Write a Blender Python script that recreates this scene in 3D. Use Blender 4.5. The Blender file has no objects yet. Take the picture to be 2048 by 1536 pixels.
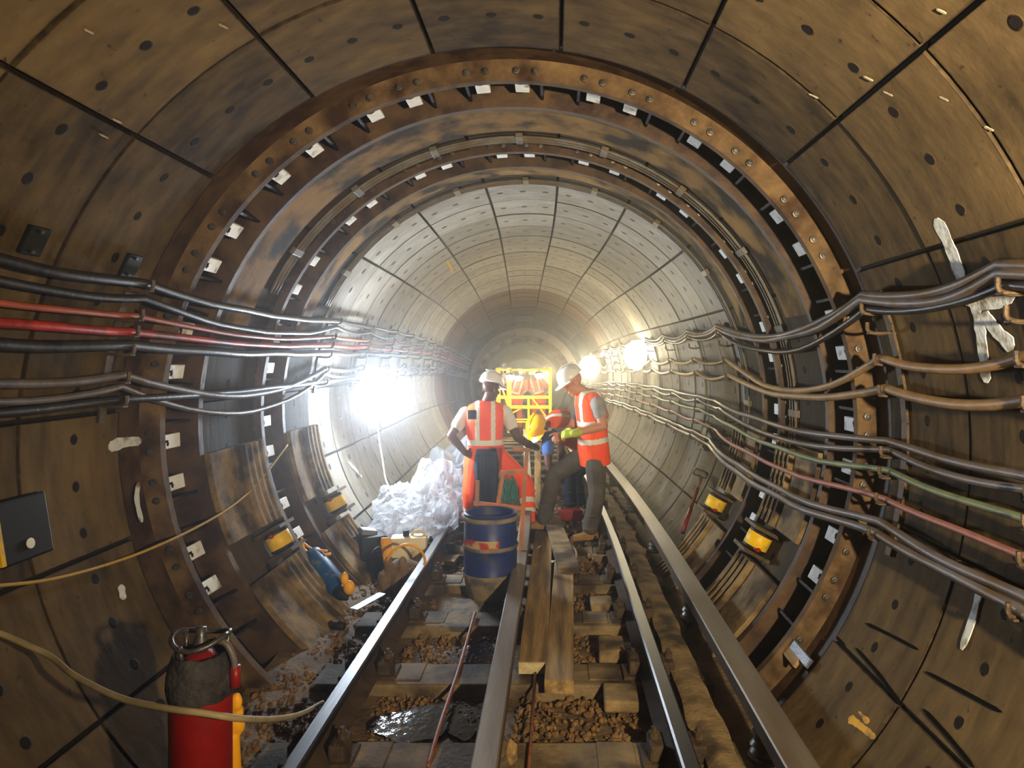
import bpy, bmesh, math, random
from mathutils import Vector, Matrix, noise
rnd = random.Random(7)
S = bpy.context.scene
COL = S.collection
V = Vector
sin, cos, pi, rad = math.sin, math.cos, math.pi, math.radians

# ------------------------------------------------------------------ layout
CAMX, CAMZ, F, VX, VY = 0.24, 1.52, 1400.0, 1110.0, 720.0   # camera at (CAMX,0,CAMZ) looking along +Y
AZ, TR = 1.16, 1.88                                          # tunnel axis height over rail top, lining radius
SEG = 360 / 19.0                                             # lining segment angle
FLOOR = -0.20

def U(u, v, d):
    return V((CAMX + (u - VX) * d / F, d, CAMZ - (v - VY) * d / F))
def cx(y):                                                   # the tunnel bends gently left
    if y < 5: return 0.0
    if y < 9: return -0.047 * (y - 5) ** 2 / 8
    return -0.047 * (2 + y - 9)
def cz(y):                                                   # and dips
    if y < 10: return 0.0
    if y < 16: return -0.042 * (y - 10) ** 2 / 12
    return -0.042 * (3 + y - 16)
def W(x, y, z): return V((x + cx(y), y, z + cz(y)))
def RP(a, r, y):                                             # a: degrees from the crown, + to the right
    return W(r * sin(rad(a)), y, AZ + r * cos(rad(a)))
def wall_x(z, r=TR): return math.sqrt(max(0, r * r - (z - AZ) ** 2))
def hsh(a, b, c=0): return random.Random(a * 7919 + b * 104729 + c * 31).random()

# ------------------------------------------------------------------ objects
OFF = {}
def tag(o, label=None, cat=None, group=None, kind=None):
    if label: o['label'] = label
    if cat: o['category'] = cat
    if group: o['group'] = group
    if kind: o['kind'] = kind
    return o
def thing(name, loc, label, cat, group=None):
    o = bpy.data.objects.new(name, None); COL.objects.link(o)
    o.empty_display_size = .1
    o.location = loc; OFF[o] = V(loc)
    return tag(o, label, cat, group)
def copy_tree(o, parent=None):
    c = o.copy(); COL.objects.link(c)
    if parent: c.parent = parent
    for ch in list(o.children): copy_tree(ch, c)
    return c

class MB:
    def __init__(s): s.v = []; s.f = []; s.m = []; s.uv = None
    def add(s, vs, fs, mi=0):
        n = len(s.v); s.v += [V(p) for p in vs]
        s.f += [tuple(n + i for i in f) for f in fs]; s.m += [mi] * len(fs)
        return s
    def box(s, c, size, rot=None, mi=0, bev=0.0):
        hx, hy, hz = [q / 2 for q in size]; c = V(c)
        bm = bmesh.new(); bmesh.ops.create_cube(bm, size=1)
        for v in bm.verts: v.co = V((v.co.x * 2 * hx, v.co.y * 2 * hy, v.co.z * 2 * hz))
        if bev: bmesh.ops.bevel(bm, geom=list(bm.edges), offset=bev, segments=2, affect='EDGES', profile=.5)
        R = rot.to_3x3() if rot is not None else None
        vs = [(R @ v.co if R else v.co) + c for v in bm.verts]
        bm.verts.index_update()
        fs = [tuple(v.index for v in f.verts) for f in bm.faces]
        bm.free(); return s.add(vs, fs, mi)
    def tube(s, pts, r, seg=8, mi=0, cap=True):
        pts = [V(p) for p in pts]; n = len(pts)
        rs = r if isinstance(r, (list, tuple)) else [r] * n
        vs = []; fs = []; prev = None
        for i, p in enumerate(pts):
            t = (pts[min(i + 1, n - 1)] - pts[max(i - 1, 0)]).normalized()
            if prev is None:
                a = V((0, 0, 1)) if abs(t.z) < .9 else V((1, 0, 0))
                x = t.cross(a).normalized()
            else:
                x = (prev - t * prev.dot(t)).normalized()
            prev = x; y = t.cross(x)
            for k in range(seg):
                a = 2 * pi * k / seg
                vs.append(p + (x * cos(a) + y * sin(a)) * rs[i])
        for i in range(n - 1):
            for k in range(seg):
                a = i * seg + k; b = i * seg + (k + 1) % seg
                fs.append((a, b, b + seg, a + seg))
        if cap:
            fs.append(tuple(range(seg))[::-1]); fs.append(tuple(range((n - 1) * seg, n * seg)))
        return s.add(vs, fs, mi)
    def lathe(s, prof, M=None, seg=24, mi=0, cap=True):
        vs = []; fs = []
        for (r, z) in prof:
            for k in range(seg):
                a = 2 * pi * k / seg; vs.append(V((r * cos(a), r * sin(a), z)))
        for i in range(len(prof) - 1):
            for k in range(seg):
                a = i * seg + k; b = i * seg + (k + 1) % seg
                fs.append((a, b, b + seg, a + seg))
        if cap:
            if prof[0][0] > 1e-4: fs.append(tuple(range(seg))[::-1])
            if prof[-1][0] > 1e-4: fs.append(tuple(range((len(prof) - 1) * seg, len(prof) * seg)))
        if M is not None: vs = [M @ v for v in vs]
        return s.add(vs, fs, mi)
    def loft(s, rings, seg=20, mi=0, e=1.0):
        """rings: (centre, half-width vector, half-depth vector)"""
        vs = []; fs = []
        for (c, a, b) in rings:
            for k in range(seg):
                t = 2 * pi * k / seg
                ca, sa = cos(t), sin(t)
                ca = math.copysign(abs(ca) ** e, ca); sa = math.copysign(abs(sa) ** e, sa)
                vs.append(V(c) + V(a) * ca + V(b) * sa)
        for i in range(len(rings) - 1):
            for k in range(seg):
                a = i * seg + k; b = i * seg + (k + 1) % seg
                fs.append((a, b, b + seg, a + seg))
        fs.append(tuple(range(seg))[::-1]); fs.append(tuple(range((len(rings) - 1) * seg, len(rings) * seg)))
        return s.add(vs, fs, mi)
    def ell(s, c, r, M=None, mi=0, sub=2):
        bm = bmesh.new(); bmesh.ops.create_icosphere(bm, subdivisions=sub, radius=1)
        r = r if isinstance(r, (tuple, list)) else (r, r, r)
        vs = [V((v.co.x * r[0], v.co.y * r[1], v.co.z * r[2])) for v in bm.verts]
        if M is not None: vs = [M.to_3x3() @ v for v in vs]
        vs = [v + V(c) for v in vs]; bm.verts.index_update()
        fs = [tuple(v.index for v in f.verts) for f in bm.faces]; bm.free()
        return s.add(vs, fs, mi)
    def cap(s, p0, r0, p1, r1, mi=0, seg=14):
        p0 = V(p0); p1 = V(p1)
        s.tube([p0, p1], [r0, r1], seg, mi); s.ell(p0, r0 * .995, mi=mi); s.ell(p1, r1 * .995, mi=mi)
        return s
    def sweep(s, prof, ys, mi=0):
        """profile of (x,z) swept along the tunnel path"""
        n = len(prof); vs = []; fs = []
        for y in ys: vs += [W(x, y, z) for (x, z) in prof]
        for i in range(len(ys) - 1):
            for k in range(n):
                a = i * n + k; b = i * n + (k + 1) % n
                fs.append((a, a + n, b + n, b))
        fs.append(tuple(range(n))); fs.append(tuple(range((len(ys) - 1) * n, len(ys) * n))[::-1])
        return s.add(vs, fs, mi)
    def build(s, name, mats, parent=None, smooth=False, loc=None, fix=True, auto=None):
        me = bpy.data.meshes.new(name)
        if parent is not None: off = OFF[parent]
        elif loc is not None: off = V(loc)
        else:
            xs = [v.x for v in s.v]; ys = [v.y for v in s.v]; zs = [v.z for v in s.v]
            off = V(((min(xs) + max(xs)) / 2, (min(ys) + max(ys)) / 2, min(zs)))
        me.from_pydata([v - off for v in s.v], [], s.f)
        for m in (mats if isinstance(mats, (list, tuple)) else [mats]): me.materials.append(m)
        me.polygons.foreach_set('material_index', s.m)
        if smooth: me.polygons.foreach_set('use_smooth', [True] * len(s.f))
        if s.uv:
            l = me.uv_layers.new(name='UVMap')
            for lp in me.loops: l.data[lp.index].uv = s.uv[lp.vertex_index]
        if fix:
            bm = bmesh.new(); bm.from_mesh(me); bmesh.ops.recalc_face_normals(bm, faces=bm.faces); bm.to_mesh(me); bm.free()
        if auto: me.set_sharp_from_angle(angle=rad(auto))
        me.update()
        o = bpy.data.objects.new(name, me); COL.objects.link(o)
        if parent is not None: o.parent = parent; OFF[o] = OFF[parent]
        else: o.location = off; OFF[o] = off
        return o

def smooth_path(pts, n=8):
    """Catmull-Rom through points"""
    pts = [V(p) for p in pts]; P = [pts[0] * 2 - pts[1]] + pts + [pts[-1] * 2 - pts[-2]]
    out = []
    for i in range(1, len(P) - 2):
        for k in range(n):
            t = k / n; a, b, c, d = P[i - 1], P[i], P[i + 1], P[i + 2]
            out.append(.5 * ((2 * b) + (c - a) * t + (2 * a - 5 * b + 4 * c - d) * t * t + (3 * b - a - 3 * c + d) * t ** 3))
    out.append(pts[-1]); return out

# ------------------------------------------------------------------ materials
def new_mat(name):
    m = bpy.data.materials.new(name); m.use_nodes = True
    nt = m.node_tree; return m, nt, nt.nodes, nt.links, nt.nodes['Principled BSDF']
def lin(c): return tuple(((x / 255) / 12.92 if x / 255 <= .04045 else ((x / 255 + .055) / 1.055) ** 2.4) for x in c) + (1,)
def mat(name, c1, c2=None, scale=6, rough=.7, rvar=.12, metal=0.0, bump=.25, bscale=None, coat=0.0, stretch=(1, 1, 1), dirt=None, dscale=2.5, dlo=.45, dhi=.62, spec=.3):
    m, nt, N, L, B = new_mat(name)
    geo = N.new('ShaderNodeNewGeometry'); mp = N.new('ShaderNodeMapping'); mp.inputs['Scale'].default_value = stretch
    L.new(geo.outputs['Position'], mp.inputs['Vector'])
    nz = N.new('ShaderNodeTexNoise'); nz.inputs['Scale'].default_value = scale; nz.inputs['Detail'].default_value = 8; nz.inputs['Roughness'].default_value = .65
    L.new(mp.outputs[0], nz.inputs['Vector'])
    rp = N.new('ShaderNodeValToRGB'); rp.color_ramp.elements[0].position = .32; rp.color_ramp.elements[1].position = .68
    rp.color_ramp.elements[0].color = lin(c1); rp.color_ramp.elements[1].color = lin(c2 or c1)
    L.new(nz.outputs['Fac'], rp.inputs['Fac']); col = rp.outputs['Color']
    if dirt:
        n2 = N.new('ShaderNodeTexNoise'); n2.inputs['Scale'].default_value = dscale; n2.inputs['Detail'].default_value = 6
        L.new(mp.outputs[0], n2.inputs['Vector'])
        r2 = N.new('ShaderNodeMapRange'); r2.inputs['From Min'].default_value = dlo; r2.inputs['From Max'].default_value = dhi
        L.new(n2.outputs['Fac'], r2.inputs['Value'])
        mx = N.new('ShaderNodeMix'); mx.data_type = 'RGBA'; mx.inputs['B'].default_value = lin(dirt)
        L.new(col, mx.inputs['A']); L.new(r2.outputs['Result'], mx.inputs['Factor']); col = mx.outputs['Result']
    L.new(col, B.inputs['Base Color'])
    rr = N.new('ShaderNodeMapRange'); rr.inputs['To Min'].default_value = max(.03, rough - rvar); rr.inputs['To Max'].default_value = min(1, rough + rvar)
    L.new(nz.outputs['Fac'], rr.inputs['Value']); L.new(rr.outputs['Result'], B.inputs['Roughness'])
    B.inputs['Metallic'].default_value = metal; B.inputs['Coat Weight'].default_value = coat
    B.inputs['Specular IOR Level'].default_value = spec
    if bump:
        nb = N.new('ShaderNodeTexNoise'); nb.inputs['Scale'].default_value = bscale or scale * 5; nb.inputs['Detail'].default_value = 6
        L.new(mp.outputs[0], nb.inputs['Vector'])
        bp = N.new('ShaderNodeBump'); bp.inputs['Strength'].default_value = bump; bp.inputs['Distance'].default_value = .01
        L.new(nb.outputs['Fac'], bp.inputs['Height']); L.new(bp.outputs['Normal'], B.inputs['Normal'])
    return m
def emit_mat(name, c, strength):
    m, nt, N, L, B = new_mat(name)
    B.inputs['Base Color'].default_value = (.8, .8, .8, 1)
    B.inputs['Emission Color'].default_value = tuple(c) + (1,); B.inputs['Emission Strength'].default_value = strength
    return m

def lining_mat(name, ca, cb, wet=.0, spec=.4, r0=.42, r1=.8, jw=.016, hr=.026):
    """cast segments: uv = (segment number, ring number); three lifting holes a segment, a tone of its own for each segment"""
    m, nt, N, L, B = new_mat(name)
    def math_(op, a, b=None, c=None):
        n = N.new('ShaderNodeMath'); n.operation = op
        for i, q in enumerate((a, b, c)):
            if q is None: continue
            if isinstance(q, (int, float)): n.inputs[i].default_value = q
            else: L.new(q, n.inputs[i])
        return n.outputs[0]
    uv = N.new('ShaderNodeUVMap'); uv.uv_map = 'UVMap'
    sp = N.new('ShaderNodeSeparateXYZ'); L.new(uv.outputs[0], sp.inputs[0])
    u, v = sp.outputs[0], sp.outputs[1]
    fu, fv = math_('FLOOR', u), math_('FLOOR', v)
    cb_ = N.new('ShaderNodeCombineXYZ'); L.new(fu, cb_.inputs[0]); L.new(fv, cb_.inputs[1])
    wn = N.new('ShaderNodeTexWhiteNoise'); wn.noise_dimensions = '3D'; L.new(cb_.outputs[0], wn.inputs['Vector'])
    du = math_('MULTIPLY', math_('SUBTRACT', math_('FRACT', math_('MULTIPLY', u, 3)), .5), .622 / 3)
    dv = math_('MULTIPLY', math_('SUBTRACT', math_('FRACT', v), .5), .64)
    dd = math_('SQRT', math_('ADD', math_('MULTIPLY', du, du), math_('MULTIPLY', dv, dv)))
    geo = N.new('ShaderNodeNewGeometry')
    n1 = N.new('ShaderNodeTexNoise'); n1.inputs['Scale'].default_value = 2.2; n1.inputs['Detail'].default_value = 9; n1.inputs['Roughness'].default_value = .68
    n2 = N.new('ShaderNodeTexNoise'); n2.inputs['Scale'].default_value = 26; n2.inputs['Detail'].default_value = 6
    n3 = N.new('ShaderNodeTexNoise'); n3.inputs['Scale'].default_value = 7; n3.inputs['Detail'].default_value = 5
    st = N.new('ShaderNodeMapping'); st.inputs['Scale'].default_value = (1, 2.2, .45)
    L.new(geo.outputs['Position'], st.inputs['Vector'])
    L.new(geo.outputs['Position'], n1.inputs['Vector']); L.new(geo.outputs['Position'], n2.inputs['Vector']); L.new(st.outputs[0], n3.inputs['Vector'])
    hole = N.new('ShaderNodeMapRange'); hole.inputs['From Min'].default_value = hr; hole.inputs['From Max'].default_value = hr - .007
    L.new(math_('ADD', dd, math_('MULTIPLY', math_('SUBTRACT', n2.outputs['Fac'], .5), .012)), hole.inputs['Value'])
    t = math_('ADD', math_('MULTIPLY', n1.outputs['Fac'], .75), math_('MULTIPLY', wn.outputs['Value'], .22))
    t = math_('ADD', t, math_('MULTIPLY', math_('SUBTRACT', n3.outputs['Fac'], .5), .5))
    rp = N.new('ShaderNodeValToRGB'); rp.color_ramp.elements[0].position = .25; rp.color_ramp.elements[1].position = .72
    rp.color_ramp.elements[0].color = lin(ca); rp.color_ramp.elements[1].color = lin(cb)
    L.new(t, rp.inputs['Fac'])
    # small dark pits and stains
    pit = N.new('ShaderNodeMapRange'); pit.inputs['From Min'].default_value = .66; pit.inputs['From Max'].default_value = .74
    L.new(n2.outputs['Fac'], pit.inputs['Value'])
    dk = math_('MAXIMUM', hole.outputs['Result'], math_('MULTIPLY', pit.outputs['Result'], .7))
    # dirty joint lines at the segment edges
    eu = math_('MULTIPLY', math_('ABSOLUTE', math_('SUBTRACT', math_('FRACT', math_('ADD', u, .5)), .5)), .622)
    jm = N.new('ShaderNodeMapRange'); jm.inputs['From Min'].default_value = .016; jm.inputs['From Max'].default_value = .007
    L.new(math_('ADD', eu, math_('MULTIPLY', math_('SUBTRACT', n2.outputs['Fac'], .5), .012)), jm.inputs['Value'])
    ev = math_('MULTIPLY', math_('ABSOLUTE', math_('SUBTRACT', math_('FRACT', math_('ADD', v, .5)), .5)), .64)
    jv = N.new('ShaderNodeMapRange'); jv.inputs['From Min'].default_value = jw; jv.inputs['From Max'].default_value = jw * .35
    L.new(math_('ADD', ev, math_('MULTIPLY', math_('SUBTRACT', n2.outputs['Fac'], .5), .014)), jv.inputs['Value'])
    dk = math_('MAXIMUM', dk, math_('MAXIMUM', math_('MULTIPLY', jm.outputs['Result'], .93), math_('MULTIPLY', jv.outputs['Result'], .88)))
    mx = N.new('ShaderNodeMix'); mx.data_type = 'RGBA'; mx.inputs['B'].default_value = lin((26, 20, 16))
    L.new(rp.outputs['Color'], mx.inputs['A']); L.new(dk, mx.inputs['Factor'])
    L.new(mx.outputs['Result'], B.inputs['Base Color'])
    rr = N.new('ShaderNodeMapRange'); rr.inputs['To Min'].default_value = r0; rr.inputs['To Max'].default_value = r1; B.inputs['Specular IOR Level'].default_value = spec
    L.new(n1.outputs['Fac'], rr.inputs['Value']); L.new(rr.outputs['Result'], B.inputs['Roughness'])
    h = math_('SUBTRACT', math_('ADD', math_('MULTIPLY', n2.outputs['Fac'], .22), math_('MULTIPLY', n3.outputs['Fac'], .4)), math_('MULTIPLY', hole.outputs['Result'], .9))
    bp = N.new('ShaderNodeBump'); bp.inputs['Strength'].default_value = .6; bp.inputs['Distance'].default_value = .012
    L.new(h, bp.inputs['Height']); L.new(bp.outputs['Normal'], B.inputs['Normal'])
    return m

CONC_DIM = lining_mat('segment_concrete_dim', (46, 36, 22), (112, 91, 59), spec=.12, r0=.72, r1=.95)  # near rings: dimmer, warmer light put into the concrete colour
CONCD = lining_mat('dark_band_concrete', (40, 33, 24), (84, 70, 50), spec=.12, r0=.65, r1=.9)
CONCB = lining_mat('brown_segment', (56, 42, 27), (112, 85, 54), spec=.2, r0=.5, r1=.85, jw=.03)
CONC_LIT = lining_mat('segment_concrete_lit', (80, 74, 66), (150, 142, 127), jw=.026, hr=.032)  # far rings: same concrete, brighter and whiter lamp light put into its colour
BANDC = mat('band_concrete', (104, 78, 42), (150, 116, 66), scale=3, spec=.1, rough=.75, bump=.4, bscale=40, dirt=(46, 37, 26), dscale=3.5)
IRON = mat('dark_iron', (18, 13, 10), (42, 29, 21), scale=9, rough=.5, metal=.4, bump=.5, bscale=60)
RUST = mat('rusty_flange', (54, 38, 26), (92, 68, 42), scale=5, rough=.6, bump=.4, dirt=(48, 30, 20), dscale=6)
TANFL = mat('ochre_flange', (62, 47, 32), (116, 91, 60), scale=6, rough=.7, spec=.12, bump=.35, dirt=(52, 34, 22), dscale=5, dlo=.48, dhi=.66)
BOLTM = mat('bolt_steel', (64, 58, 52), (110, 104, 96), scale=20, rough=.4, metal=.7, bump=.1)
WHITEP = mat('white_paint', (214, 214, 206), (236, 236, 230), scale=20, rough=.5, bump=.2, dirt=(140, 124, 96), dscale=14, dlo=.56, dhi=.72)
BLACKP = mat('black_mark', (14, 13, 12), rough=.95, rvar=.02, bump=0, spec=.05)
CHALK = mat('chalk', (140, 128, 104), (168, 156, 130), scale=20, rough=.9, bump=.2)
RAILTOP = mat('polished_rail', (74, 74, 76), (104, 102, 100), scale=3, rough=.42, rvar=.08, metal=1.0, bump=.12, bscale=30, stretch=(1, .1, 1))
RAILSIDE = mat('rail_side', (50, 38, 28), (88, 68, 48), scale=10, rough=.75, metal=.2, bump=.4)
CONDTOP = mat('conductor_top', (112, 104, 92), (142, 132, 118), scale=4, rough=.5, metal=.35, bump=.15, bscale=30, stretch=(1, .15, 1), dirt=(96, 80, 58), dscale=3)
DUSTC = mat('dusty_concrete', (96, 78, 50), (150, 124, 82), scale=7, rough=.85, bump=.6, bscale=50, dirt=(60, 46, 30), dscale=5)
SLEEP = mat('sleeper_concrete', (92, 76, 52), (138, 116, 80), scale=6, rough=.8, bump=.5, bscale=45, dirt=(56, 42, 28), dscale=4)
CHAIRM = mat('chair_iron', (40, 30, 22), (84, 66, 44), scale=14, rough=.8, metal=.1, bump=.5)
PORC = mat('insulator_glaze', (60, 50, 40), (110, 96, 76), scale=12, rough=.35, bump=.1)
PLANK = mat('plank_wood', (126, 98, 56), (168, 136, 84), scale=7, rough=.75, bump=.35, bscale=30, stretch=(6, .5, 6), dirt=(90, 70, 42), dscale=2)
ENDW = mat('plank_end', (190, 174, 130), (150, 128, 84), scale=30, rough=.8, bump=.3)
STONE = mat('ballast_stone', (70, 48, 28), (140, 106, 62), scale=14, rough=.8, bump=.5, bscale=70)
CABLEG = mat('cable_grey', (74, 68, 68), (112, 104, 100), scale=8, rough=.45, bump=.15, dirt=(84, 66, 44), dscale=4)
CABLEK = mat('cable_black', (22, 20, 20), (48, 44, 42), scale=8, rough=.38, bump=.15)
CABLER = mat('cable_red', (150, 34, 20), (182, 52, 34), scale=8, rough=.4, bump=.1, dirt=(90, 30, 20), dscale=5)
CABLET = mat('cable_tan', (124, 96, 60), (160, 126, 82), scale=8, rough=.5, bump=.15)
CABLEGR = mat('cable_green', (84, 96, 66), (120, 126, 88), scale=8, rough=.5, bump=.15)
CABLEP = mat('cable_pink', (124, 76, 64), (158, 104, 88), scale=8, rough=.5, bump=.15)
BRACK = mat('bracket_iron', (50, 40, 30), (98, 78, 52), scale=15, rough=.6, metal=.4, bump=.3)
CONDUIT = mat('conduit_grey', (76, 71, 62), (112, 105, 92), scale=10, rough=.5, bump=.2, dirt=(88, 70, 44), dscale=4)
YEL = mat('yellow_label', (214, 168, 10), (236, 192, 20), scale=20, rough=.45, bump=.1, dirt=(190, 160, 90), dscale=18, dlo=.58, dhi=.66)
REDP = mat('red_paint', (118, 14, 10), (140, 22, 14), scale=9, rough=.42, bump=.1, dirt=(120, 20, 14), dscale=5)
CHAR = mat('charred_cover', (24, 22, 22), (70, 64, 60), scale=16, rough=.8, bump=.9, bscale=60)
BLUEP = mat('blue_drum', (20, 30, 76), (34, 48, 106), scale=5, rough=.42, bump=.1, dirt=(60, 58, 66), dscale=6, dlo=.55, dhi=.72)
DUSTP = mat('drum_dust', (104, 90, 66), (136, 118, 88), scale=12, rough=.85, bump=.3, dirt=(76, 72, 72), dscale=9, dlo=.48, dhi=.6)
BLKPL = mat('black_plastic', (14, 14, 15), (28, 27, 26), scale=6, rough=.6, bump=.05, spec=.2)
ORANGE = mat('hi_vis_orange', (255, 70, 14), (255, 92, 26), scale=9, rough=.75, bump=.35, bscale=26)
REFL = mat('reflective_tape', (206, 204, 186), (226, 222, 206), scale=20, rough=.4, bump=.1)
TEE = mat('white_tee', (200, 196, 188), (224, 220, 212), scale=8, rough=.85, bump=.3, bscale=30)
TEEG = mat('grey_tee', (120, 118, 116), (160, 156, 150), scale=8, rough=.85, bump=.3, bscale=30)
NAVY = mat('navy_cloth', (20, 24, 38), (40, 44, 60), scale=8, rough=.85, bump=.4, bscale=30)
DENIM = mat('blue_shirt', (52, 82, 140), (76, 108, 166), scale=8, rough=.85, bump=.3)
TROU = mat('grey_trousers', (56, 50, 44), (92, 84, 74), scale=7, rough=.9, bump=.5, bscale=25, dirt=(116, 98, 72), dscale=4, dlo=.55, dhi=.75)
SKIND = mat('skin_dark', (66, 38, 28), (92, 54, 40), scale=9, rough=.5, bump=.1)
SKINL = mat('skin_light', (178, 118, 88), (200, 138, 106), scale=9, rough=.5, bump=.1)
BOOT = mat('tan_boot', (128, 94, 50), (162, 122, 70), scale=10, rough=.75, bump=.4)
SOLE = mat('boot_sole', (30, 26, 22), rough=.8)
HATW = mat('white_helmet', (222, 220, 214), (236, 234, 230), scale=5, rough=.3, bump=.03, dirt=(170, 156, 130), dscale=6, dlo=.58, dhi=.75)
HATY = mat('yellow_helmet', (244, 178, 6), (252, 194, 18), scale=5, rough=.3, bump=.03)
GLOVE = mat('lime_glove', (160, 170, 44), (184, 190, 70), scale=9, rough=.8, bump=.3)
GLOVEK = mat('dark_glove', (22, 22, 26), (44, 44, 48), scale=9, rough=.8, bump=.3)
SCAF = mat('scaffold_yellow', (250, 196, 0), (255, 210, 10), scale=6, rough=.4, bump=.05)
CREAM = mat('cream_plastic', (206, 190, 150), (226, 212, 176), scale=8, rough=.5, bump=.1, dirt=(150, 128, 88), dscale=8, dlo=.54, dhi=.7)
YPL = mat('yellow_plastic', (224, 150, 14), (240, 170, 24), scale=8, rough=.45, bump=.1)
ORPL = mat('orange_paint', (166, 88, 44), (190, 112, 64), scale=8, rough=.65, bump=.2, dirt=(136, 100, 72), dscale=7)
HOSE = mat('beige_hose', (140, 122, 84), (168, 150, 108), scale=10, rough=.55, bump=.1)
YROPE = mat('yellow_rope', (168, 134, 60), (196, 160, 74), scale=60, rough=.8, bump=.4)
SILV = mat('bare_metal', (96, 98, 102), (128, 130, 134), scale=10, rough=.45, metal=.6, bump=.15)
BROWN = mat('brown_sacking', (86, 66, 42), (128, 100, 66), scale=12, rough=.9, bump=.6)
BLUET = mat('blue_tool', (16, 62, 110), (30, 88, 140), scale=6, rough=.4, bump=.1, dirt=(120, 116, 110), dscale=12, dlo=.58, dhi=.68)
TEAL = mat('teal_rope', (44, 92, 84), (64, 116, 106), scale=30, rough=.85, bump=.5)
STEELG = mat('lamp_housing', (60, 60, 60), (90, 90, 90), scale=10, rough=.5, metal=.4, bump=.1)
WCABLE = mat('white_cable', (206, 204, 196), (224, 222, 216), scale=10, rough=.5, bump=.1)
PAINTW = mat('wall_paint', (190, 192, 190), (214, 216, 212), scale=10, rough=.7, bump=.4, bscale=40, dirt=(120, 108, 84), dscale=14, dlo=.5, dhi=.66)
PAINTY = mat('yellow_spray', (206, 148, 20), (224, 170, 40), scale=10, rough=.7, bump=.3, dirt=(130, 104, 60), dscale=14, dlo=.5, dhi=.66)
def plastic_mat():
    m, nt, N, L, B = new_mat('clear_sheeting')
    B.inputs['Base Color'].default_value = (.62, .65, .7, 1); B.inputs['Roughness'].default_value = .2
    tr = N.new('ShaderNodeBsdfTransparent'); tl = N.new('ShaderNodeBsdfTranslucent'); tl.inputs[0].default_value = (.85, .87, .9, 1)
    m1 = N.new('ShaderNodeMixShader'); m1.inputs[0].default_value = .3
    L.new(B.outputs[0], m1.inputs[1]); L.new(tl.outputs[0], m1.inputs[2])
    lw = N.new('ShaderNodeLayerWeight'); lw.inputs['Blend'].default_value = .35
    mr = N.new('ShaderNodeMapRange'); mr.inputs['To Min'].default_value = .78; mr.inputs['To Max'].default_value = .12
    L.new(lw.outputs['Facing'], mr.inputs['Value'])
    m2 = N.new('ShaderNodeMixShader'); L.new(mr.outputs[0], m2.inputs[0]); L.new(m1.outputs[0], m2.inputs[1]); L.new(tr.outputs[0], m2.inputs[2])
    out = [n for n in N if n.type == 'OUTPUT_MATERIAL'][0]; L.new(m2.outputs[0], out.inputs['Surface'])
    return m
SHEET = plastic_mat()
def floor_mat():
    m, nt, N, L, B = new_mat('track_bed')
    geo = N.new('ShaderNodeNewGeometry')
    n1 = N.new('ShaderNodeTexNoise'); n1.inputs['Scale'].default_value = 5; n1.inputs['Detail'].default_value = 9
    n2 = N.new('ShaderNodeTexNoise'); n2.inputs['Scale'].default_value = 1.3; n2.inputs['Detail'].default_value = 4
    n3 = N.new('ShaderNodeTexNoise'); n3.inputs['Scale'].default_value = 34; n3.inputs['Detail'].default_value = 6
    for n in (n1, n2, n3): L.new(geo.outputs['Position'], n.inputs['Vector'])
    rp = N.new('ShaderNodeValToRGB'); rp.color_ramp.elements[0].position = .3; rp.color_ramp.elements[1].position = .7
    rp.color_ramp.elements[0].color = lin((58, 42, 28)); rp.color_ramp.elements[1].color = lin((126, 100, 64))
    L.new(n1.outputs['Fac'], rp.inputs['Fac']); L.new(rp.outputs['Color'], B.inputs['Base Color'])
    B.inputs['Roughness'].default_value = .85
    bp = N.new('ShaderNodeBump'); bp.inputs['Strength'].default_value = .7; bp.inputs['Distance'].default_value = .02
    L.new(n3.outputs['Fac'], bp.inputs['Height']); L.new(bp.outputs['Normal'], B.inputs['Normal'])
    return m
BED = floor_mat()
def water_mat():
    m, nt, N, L, B = new_mat('muddy_water')
    B.inputs['Base Color'].default_value = lin((34, 24, 16)); B.inputs['Roughness'].default_value = .06
    geo = N.new('ShaderNodeNewGeometry'); n = N.new('ShaderNodeTexNoise'); n.inputs['Scale'].default_value = 22; n.inputs['Detail'].default_value = 3
    L.new(geo.outputs['Position'], n.inputs['Vector'])
    bp = N.new('ShaderNodeBump'); bp.inputs['Strength'].default_value = .35; bp.inputs['Distance'].default_value = .01
    L.new(n.outputs['Fac'], bp.inputs['Height']); L.new(bp.outputs['Normal'], B.inputs['Normal'])
    return m
WATER = water_mat()

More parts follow.
